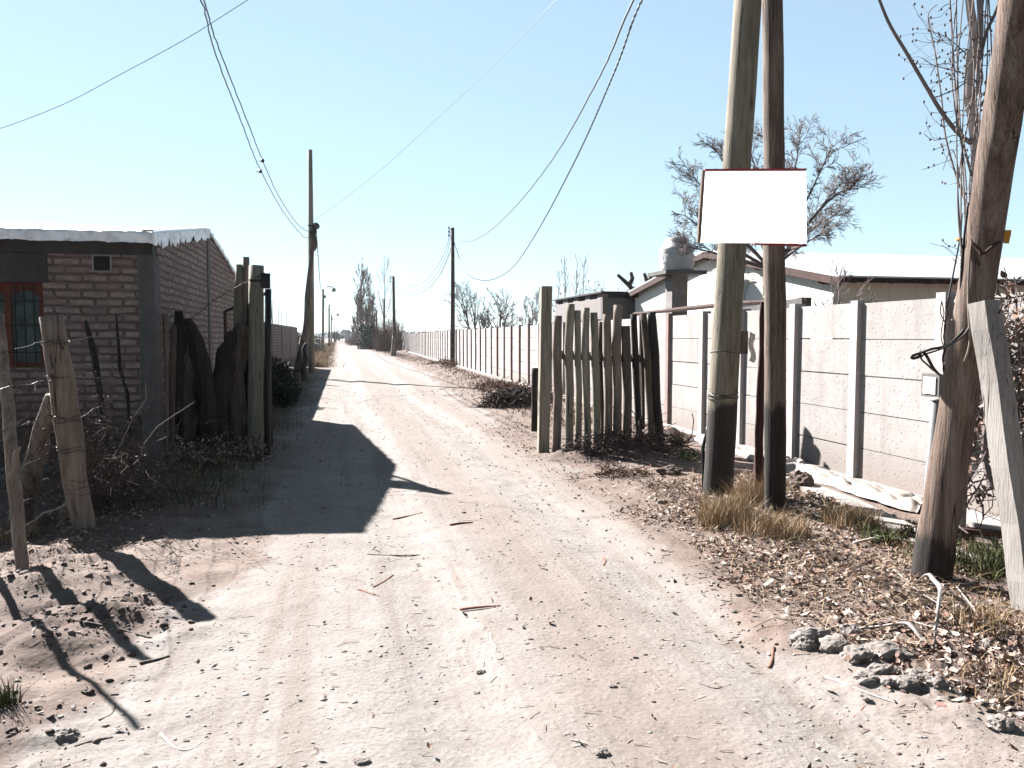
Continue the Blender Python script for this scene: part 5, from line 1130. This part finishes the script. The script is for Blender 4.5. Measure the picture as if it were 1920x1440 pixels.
for i, (px, py, sx, sy, sz, lab) in enumerate([(1150, 835, .27, .2, .16, 'large earth clod under the middle of the picket fence'), (1213, 832, .24, .18, .15, 'rounded earth clod under the right end of the picket fence'), (1185, 850, .12, .1, .09, 'smaller earth clod between the two large ones'), (1500, 920, .16, .14, .12, 'dark earth clod right of the brown sign pole'), (1252, 890, .15, .12, .07, 'matted root clod below the fence heap')]):
    p = on(px, py, sz*.3); mb = MB(); rock(mb, p, (sx, sy, sz), i*1.3+.5, SP3, .5, .2); mb.build('earth_clod', plain('earth_clod_%d' % i, (.20, .145, .12), .95, .45, 18), origin=p, label=lab, cat='clod', group='earth clods of the dug heap')
# pebbles and flakes over road
n = 17000; yv = 2.1+rng.random(n)**2.2*22; xv = rng.uniform(-2.4, 3.4, n)*(.75+.05*yv)+.5; keep = (fbm(xv, yv, 1.3, 3)+.35*rng.random(n) > -.02); xv, yv = xv[keep], yv[keep]; n = len(xv)
s = (.0016+.0062*rng.random(n)**5)*(1+.10*yv); z_ = ground_h(xv, yv)+s*.12+.004
V_, F_, nv = rocks_vec(np.stack([xv, yv, z_], 1), np.stack([s*1.4, s, s*.4], 1)); ob = fastmesh('gravel', V_, F_, PEBM, kind='stuff', label='small pale pebbles and flakes strewn over the dirt road', cat='gravel'); rndattr(ob, nv, n)
# short straw bits and twigs flat on the ground
n = 2600; yv = 2.2+rng.random(n)**1.8*24; xv = rng.normal(.9, 1.7, n)*(1+.02*yv); th = rng.random(n)*np.pi; th = np.where(rng.random(n) < .6, rng.normal(0, .35, n), th); L = (.005+.024*rng.random(n)**2.4)*(1+.07*yv); wq = (.0012+.0018*rng.random(n))*(1+.08*yv)
dx, dy = np.cos(th)*L, np.sin(th)*L; z_ = ground_h(xv, yv)+.007
V_ = np.stack([np.stack([xv-dx-dy/L*wq, yv-dy+dx/L*wq, z_], 1), np.stack([xv-dx+dy/L*wq, yv-dy-dx/L*wq, z_], 1), np.stack([xv+dx+dy/L*wq, yv+dy-dx/L*wq, z_+.004], 1), np.stack([xv+dx-dy/L*wq, yv+dy+dx/L*wq, z_+.004], 1)], 1).reshape(-1, 3)
ob = fastmesh('straw_litter', V_, np.arange(len(V_)).reshape(-1, 4), TRASH, kind='stuff', label='fine straw and twig bits lying on the dirt', cat='litter'); rndattr(ob, 4, n)
# leaf litter
def verge(n):
    y_ = 2.3+rng.random(n)**1.15*5.6; lo = np.interp(y_, [2.3, 3, 4, 5, 6, 8], [2.75, 2.45, 2.35, 2.5, 2.75, 3.2]); return np.stack([lo+(4.75-lo)*rng.random(n)**.9, y_], 1)
P_ = np.concatenate([verge(9500), clumps([(3.1, 3.4, .35), (3.3, 4.3, .5), (3.0, 4.6, .4), (2.9, 6.3, .3), (3.1, 3.0, .3)])(4200), np.stack([rng.normal(-1.9, .4, 2600), rng.uniform(6.2, 9.5, 2600)], 1), np.stack([rng.normal(-2.3, .3, 700), rng.uniform(5.2, 7.5, 700)], 1), np.stack([rng.uniform(-2, 4, 900), rng.uniform(2.3, 12, 900)], 1), np.stack([rng.normal(3.2, .6, 1600), rng.uniform(7, 14, 1600)], 1)])
n = len(P_); z_ = ground_h(P_[:, 0], P_[:, 1])+.004+.03*rng.random(n)**2; S_ = .005+.028*rng.random(n)**2.2; S_ = np.where(P_[:, 0] < 2.3, S_*.75, S_)
V_, F_ = leaves(np.stack([P_[:, 0], P_[:, 1], z_], 1), S_, .45, .8); ob = fastmesh('leaf_litter', V_, F_, LEAFM, kind='stuff', label='curled dry leaves covering the right verge', cat='leaves'); rndattr(ob, 7, n)
# grasses
def tuft(cs, n, h, m, label, wd=.006, lean=.55):
    P_ = clumps(cs)(n); ok_ = np.zeros(n, bool)
    for cx_, cy_, s_ in cs: ok_ |= np.hypot(P_[:, 0]-cx_, P_[:, 1]-cy_) < 1.55*s_
    P_ = P_[ok_]; n = len(P_); z_ = ground_h(P_[:, 0], P_[:, 1]); B_ = np.stack([P_[:, 0], P_[:, 1], z_-.01], 1)
    V_, F_ = blades(B_, h*(.35+.8*rng.random(n)), wd*(.5+.8*rng.random(n)), lean*rng.random(n)*1.6); o_ = np.array([cs[0][0], cs[0][1], 0])
    ob = fastmesh('grass_tuft', V_-o_, F_, m, label=label, cat='grass tuft'); ob.location = o_; rndattr(ob, 8, n); return ob
a = on(1400, 960); b = on(1340, 985)
tuft([(a[0], a[1], .10), (a[0]+.12, a[1]-.1, .10)], 1900, .30, STRAW, 'tall rust coloured dry grass tuft between the two sign poles')
tuft([(b[0], b[1], .10), (b[0]-.05, b[1]-.15, .10), (b[0]+.1, b[1]-.2, .1)], 2000, .27, STRAW, 'spreading straw tuft at the foot of the thick sign pole')
a = on(1430, 1010); tuft([(a[0], a[1], .16), (a[0]+.1, a[1]-.15, .14)], 1500, .2, STRAW, 'low straw tuft before the black footed pole')
a = on(1600, 1000); tuft([(a[0], a[1]+.05, .15)], 1700, .18, STRAW, 'straw grass on the bank right of the black footed pole')
a = on(1650, 1030); tuft([(a[0], a[1], .1)], 500, .16, GREENG, 'greenish grass on the bank beside the drain kerb', wd=.007)
a = on(1840, 1085); tuft([(a[0], a[1], .14), (a[0]-.15, a[1]+.25, .12), (a[0]+.15, a[1]-.05, .1)], 1300, .24, GREENG, 'green grass clump between leaning pole and squared timber', wd=.008)
a = on(1285, 850); tuft([(a[0], a[1]+.3, .09)], 420, .22, GREENG, 'small green grass tuft left of the thick sign pole', wd=.009)
a = on(1855, 1200); tuft([(a[0], a[1], .14)], 500, .14, STRAW, 'dry grass at the foot of the squared timber')
a = on(1890, 1320); tuft([(a[0]+.05, a[1]+.08, .13)], 420, .11, STRAW, 'dry grass near the lower right edge')
a = on(12, 1350); tuft([(a[0]-.02, a[1], .05)], 300, .12, GREENG, 'little green tuft at the lower left edge')
a = on(60, 1010); tuft([(a[0]-.1, a[1], .09)], 500, .14, STRAW, 'sparse dry grass behind the thin stake')
P_ = verge(5200); P_ = P_[(P_[:, 1] > 3.2)]; n = len(P_); z_ = ground_h(P_[:, 0], P_[:, 1])
V_, F_ = blades(np.stack([P_[:, 0], P_[:, 1], z_-.005], 1), .05+.09*rng.random(n), .004+.003*rng.random(n), 1.0+.8*rng.random(n)); ob = fastmesh('verge_grass', V_, F_, STRAW, kind='stuff', label='short flattened dry grass on the right verge', cat='grass'); rndattr(ob, 8, n)
# leafy weeds
for i, (px, py, s, m_, lab) in enumerate([(1292, 868, .16, LEAFY, 'bright green weed left of the thick sign pole'), (1655, 1035, .07, LEAFY, 'little green weed on the bank by the drain kerb'), (1700, 1020, .10, DRYT, 'dried flower head stalk left of the leaning pole'), (1810, 1030, .09, GRN, 'small green weed right of the leaning pole foot')]):
    p = on(px, py); e = empty('weed', p, lab, 'weed'); V_, F_ = leafcloud([p+[0, 0, s*.6], p+[s*.5, 0, s*.4], p+[-s*.5, 0, s*.45]], [(s*.6, s*.6, s*.5)]*3, 230, .018); child(fastmesh('foliage', V_, F_, m_), e)
    MB().tube([p-[0, 0, .03], p+[0, 0, s*.6]], .004, 4).build('stem', GRN if m_ != DRYT else TWIGD, parent=e)
# brush pile and root tangle
def tangle(c_, rx, ry, h, n, m, name, label, seed, r=.006):
    rs = random.Random(seed); mb = MB(); base = np.array([c_[0], c_[1], gh(c_[0], c_[1])])
    for i in range(n):
        a_ = rs.random()*6.28; q = rs.random()**.6; p = base+np.array([math.cos(a_)*q*rx, math.sin(a_)*q*ry, h*(1-q*q)*rs.random()+.01]); d = np.array([rs.gauss(0, 1), rs.gauss(0, 1), rs.gauss(0, .35)]); d /= np.linalg.norm(d); pts = [p]; L = rs.uniform(.15, .55)*max(rx, .3)
        for k in range(5):
            d = d+np.array([rs.gauss(0, .45), rs.gauss(0, .45), rs.gauss(-.02, .3)]); d /= np.linalg.norm(d); q_ = pts[-1]+d*L/5; q_[2] = max(q_[2], gh(q_[0], q_[1])+.004); pts.append(q_)
        mb.tube(pts, r*rs.uniform(.5, 1.3), 3, cap=False)
    return mb.build(name, m, origin=base, label=label, cat='brush pile')
tangle((3.95, 17.4), .85, .55, .42, 900, TWIGD, 'brush_pile', 'heap of dry twigs at the left of the square picket post', 4, .009)
tangle((4.55, 18.6), .9, .9, .30, 500, DRYT, 'brush_pile', 'reddish heap of trimmings against the wall behind the picket fence', 5, .009)
tangle((4.6, 22), .7, 2.4, .25, 600, DRYT, 'brush_pile', 'long low strip of trimmings along the wall foot', 6, .009)
tangle((5.6, 42.5), .9, 1.3, .35, 420, DRYT, 'brush_pile', 'dry trimmings at the foot of the nearest slim pole', 8, .014)
tangle((3.7, 9.6), .85, .4, .22, 330, TWIGD, 'root_tangle', 'dark roots tangled in the earth below the picket fence', 7, .006)
tangle((3.15, 8.35), .35, .2, .08, 160, DRYT, 'root_tangle', 'small rusty root mat in front of the fence heap', 9, .005)
rs = random.Random(55); mb = MB()
for i in range(230):
    q = verge(1)[0] if i % 5 else np.array([rs.uniform(2.7, 4.3), rs.uniform(3.0, 5.0)]); a_ = rs.random()*6.28; L = rs.uniform(.06, .38); pts = []
    for k in range(5):
        q = q+np.array([math.cos(a_), math.sin(a_)])*L/5; a_ += rs.gauss(0, .22); pts.append((q[0], q[1], gh(q[0], q[1])+.008+rs.random()*.012+(.02 if rs.random() < .2 else 0)))
    mb.tube(pts, rs.uniform(.0015, .0042), 4, cap=False)
mb.build('twig_litter', W_plank, kind='stuff', label='loose pale twigs strewn across the leaf litter', cat='twigs')
# sticks, each its own
STK = plain('stick_red', (.40, .19, .14), .9, .4, 40, k=.42)
def stick(pts, r, label, m=STK, name='stick', lift=0, group='sticks lying on the ground'):
    S = spline([on(*p[:2], (p[2] if len(p) > 2 else 0)+r*.5) for p in pts], 5); MB().tube(S, [r*(1-.4*i/len(S)) for i in range(len(S))], 6, rough=.25, flat=.7).build(name, m, smooth=True, origin=S[0], label=label, cat='stick', group=group)
stick([(736, 967), (765, 963), (792, 961)], .012, 'reddish stick just beyond the house shadow corner')
stick([(843, 988), (862, 984), (886, 981)], .016, 'thick reddish stick right of the road centre')
stick([(868, 978), (900, 976), (932, 981)], .005, 'long thin pale twig touching the thick reddish stick')
stick([(688, 1040), (730, 1038), (788, 1037)], .008, 'flattened reed strip left of the road centre', W_plank)
stick([(700, 1102), (722, 1088), (737, 1075)], .008, 'short slanting splinter left of the road centre')
stick([(670, 1107), (686, 1112), (703, 1118)], .010, 'dark bark chip beside the slanting splinter')
stick([(862, 1146), (900, 1146), (938, 1145)], .012, 'dark split twig bundle in the middle foreground')
stick([(866, 1150), (905, 1150), (930, 1148)], .008, 'thinner twig alongside the dark split bundle', W_brn)
stick([(920, 1195), (922, 1208), (932, 1222)], .007, 'short crooked pale twig below the dark bundle', TWIGP)
stick([(1131, 1042), (1135, 1050), (1131, 1060)], .010, 'small upright chip at the right of the road')
stick([(532, 1348), (532, 1335), (560, 1322), (582, 1315)], .004, 'thin forked twig in the lower left of the road', W_brn)
stick([(302, 1382), (325, 1406), (352, 1411), (380, 1395)], .007, 'curved bleached twig near the bottom left', TWIGP)
stick([(262, 1252), (290, 1244), (318, 1236)], .014, 'short thick stick at the tip of the thin stake shadow', W_brn)
stick([(160, 1200), (230, 1196), (285, 1207)], .010, 'long stick lying on the spoil heap', W_brn)
stick([(185, 1360), (210, 1345), (216, 1320)], .007, 'bent twig crossing the wavy shadow', W_brn)
stick([(140, 1412), (180, 1398), (212, 1390)], .008, 'straight twig near the large dark clod', W_brn)
stick([(1548, 1275), (1610, 1305), (1680, 1330), (1745, 1347)], .008, 'long pale cane lying in front of the rubble', TWIGP)
stick([(1480, 1085), (1600, 1160), (1700, 1185), (1790, 1215)], .009, 'long grey branch across the leaf litter', TWIGP)
stick([(1495, 1110), (1540, 1125), (1600, 1115), (1640, 1085)], .005, 'arched thin twig on the litter', W_brn)
stick([(1640, 1055), (1680, 1085), (1720, 1125), (1770, 1170, .03)], .008, 'grey branch lying beside the leaning pole foot', TWIGP)
stick([(1600, 1040, .02), (1660, 1035, .04), (1730, 1040, .02)], .014, 'pale bough lying left of the leaning pole foot', TWIGP)
stick([(1585, 1145), (1578, 1160), (1572, 1178)], .010, 'dark stub sticking up behind the rubble', W_dark)
stick([(1442, 1250), (1448, 1235), (1450, 1218)], .010, 'curled brown seed pod left of the rubble')
stick([(1600, 1345), (1620, 1328), (1612, 1310)], .005, 'small reddish twig in front of the rubble')
stick([(1760, 1120, .02), (1830, 1118, .03), (1925, 1115, .03)], .004, 'long thin cane pointing at the squared timber', TWIGP)
stick([(1780, 1152, .02), (1850, 1150, .03), (1930, 1150, .03)], .004, 'second thin cane below the first by the timber', TWIGP)
stick([(1770, 1095, .02), (1800, 1130, .02), (1830, 1180, .02), (1845, 1235)], .007, 'crooked bleached root right of the palm strap', TWIGP)
stick([(1310, 1290), (1340, 1300), (1370, 1292)], .006, 'dark curled twig at the right of the road', W_brn)
stick([(1015, 905), (1060, 902), (1100, 898)], .006, 'thin twig at the road edge below the picket fence', W_brn)
# bent palm strap
P_ = [on(1750, 1232, .01), on(1757, 1200, .10), on(1760, 1170, .14), on(1750, 1140, .13), on(1738, 1122, .10), on(1722, 1118, .05)]
def strap(P_, w_, label):
    S = spline(P_, 6); vs = []; n_ = len(S)
    for i, s in enumerate(S):
        ww = w_*math.sin(math.pi*(.12+.8*i/n_)); u_ = np.array([1, .35, 0])*ww; vs += [s-u_, s+np.array([0, 0, -.008]), s+u_, s+u_*.9-[0, 0, .006], s-[0, 0, .014], s-u_*.9-[0, 0, .006]]
    MB().add(vs, [(i*6+j, i*6+(j+1) % 6, (i+1)*6+(j+1) % 6, (i+1)*6+j) for i in range(n_-1) for j in range(6)]).build('palm_strap', TWIGP, smooth=True, origin=S[0], label=label, cat='dry leaf')
strap(P_, .022, 'bleached strap leaf arching up beside the rubble')
strap([on(1750, 1232, .02), on(1725, 1218, .03), on(1700, 1200, .04), on(1650, 1193, .03), on(1600, 1192, .02)], .018, 'bleached strap leaf lying flat behind the rubble')
p = on(1764, 1337, .01); MB().tube([p-[0, 0, .004], p+[0, 0, .004]], .019, 14).build('bottle_cap', plain('cap_pink', (.75, .30, .26), .5, .1), origin=p, label='small round pink bottle cap on the soil before the rubble', cat='bottle cap')
# haze round the scene
hz = MT('haze_air'); hz.n.remove(hz.b); pv = hz.n.new('ShaderNodeVolumePrincipled'); pv.inputs['Color'].default_value = (.82, .92, 1, 1); pv.inputs['Density'].default_value = HAZE; pv.inputs['Anisotropy'].default_value = .3
hz.l.new(pv.outputs[0], hz.n['Material Output'].inputs['Volume'])
if HAZE: MB().box(-4000, 4000, -70, 4000, -2, 16).build('haze', hz.m, kind='stuff', label='thin pale air haze over the whole place', cat='haze')
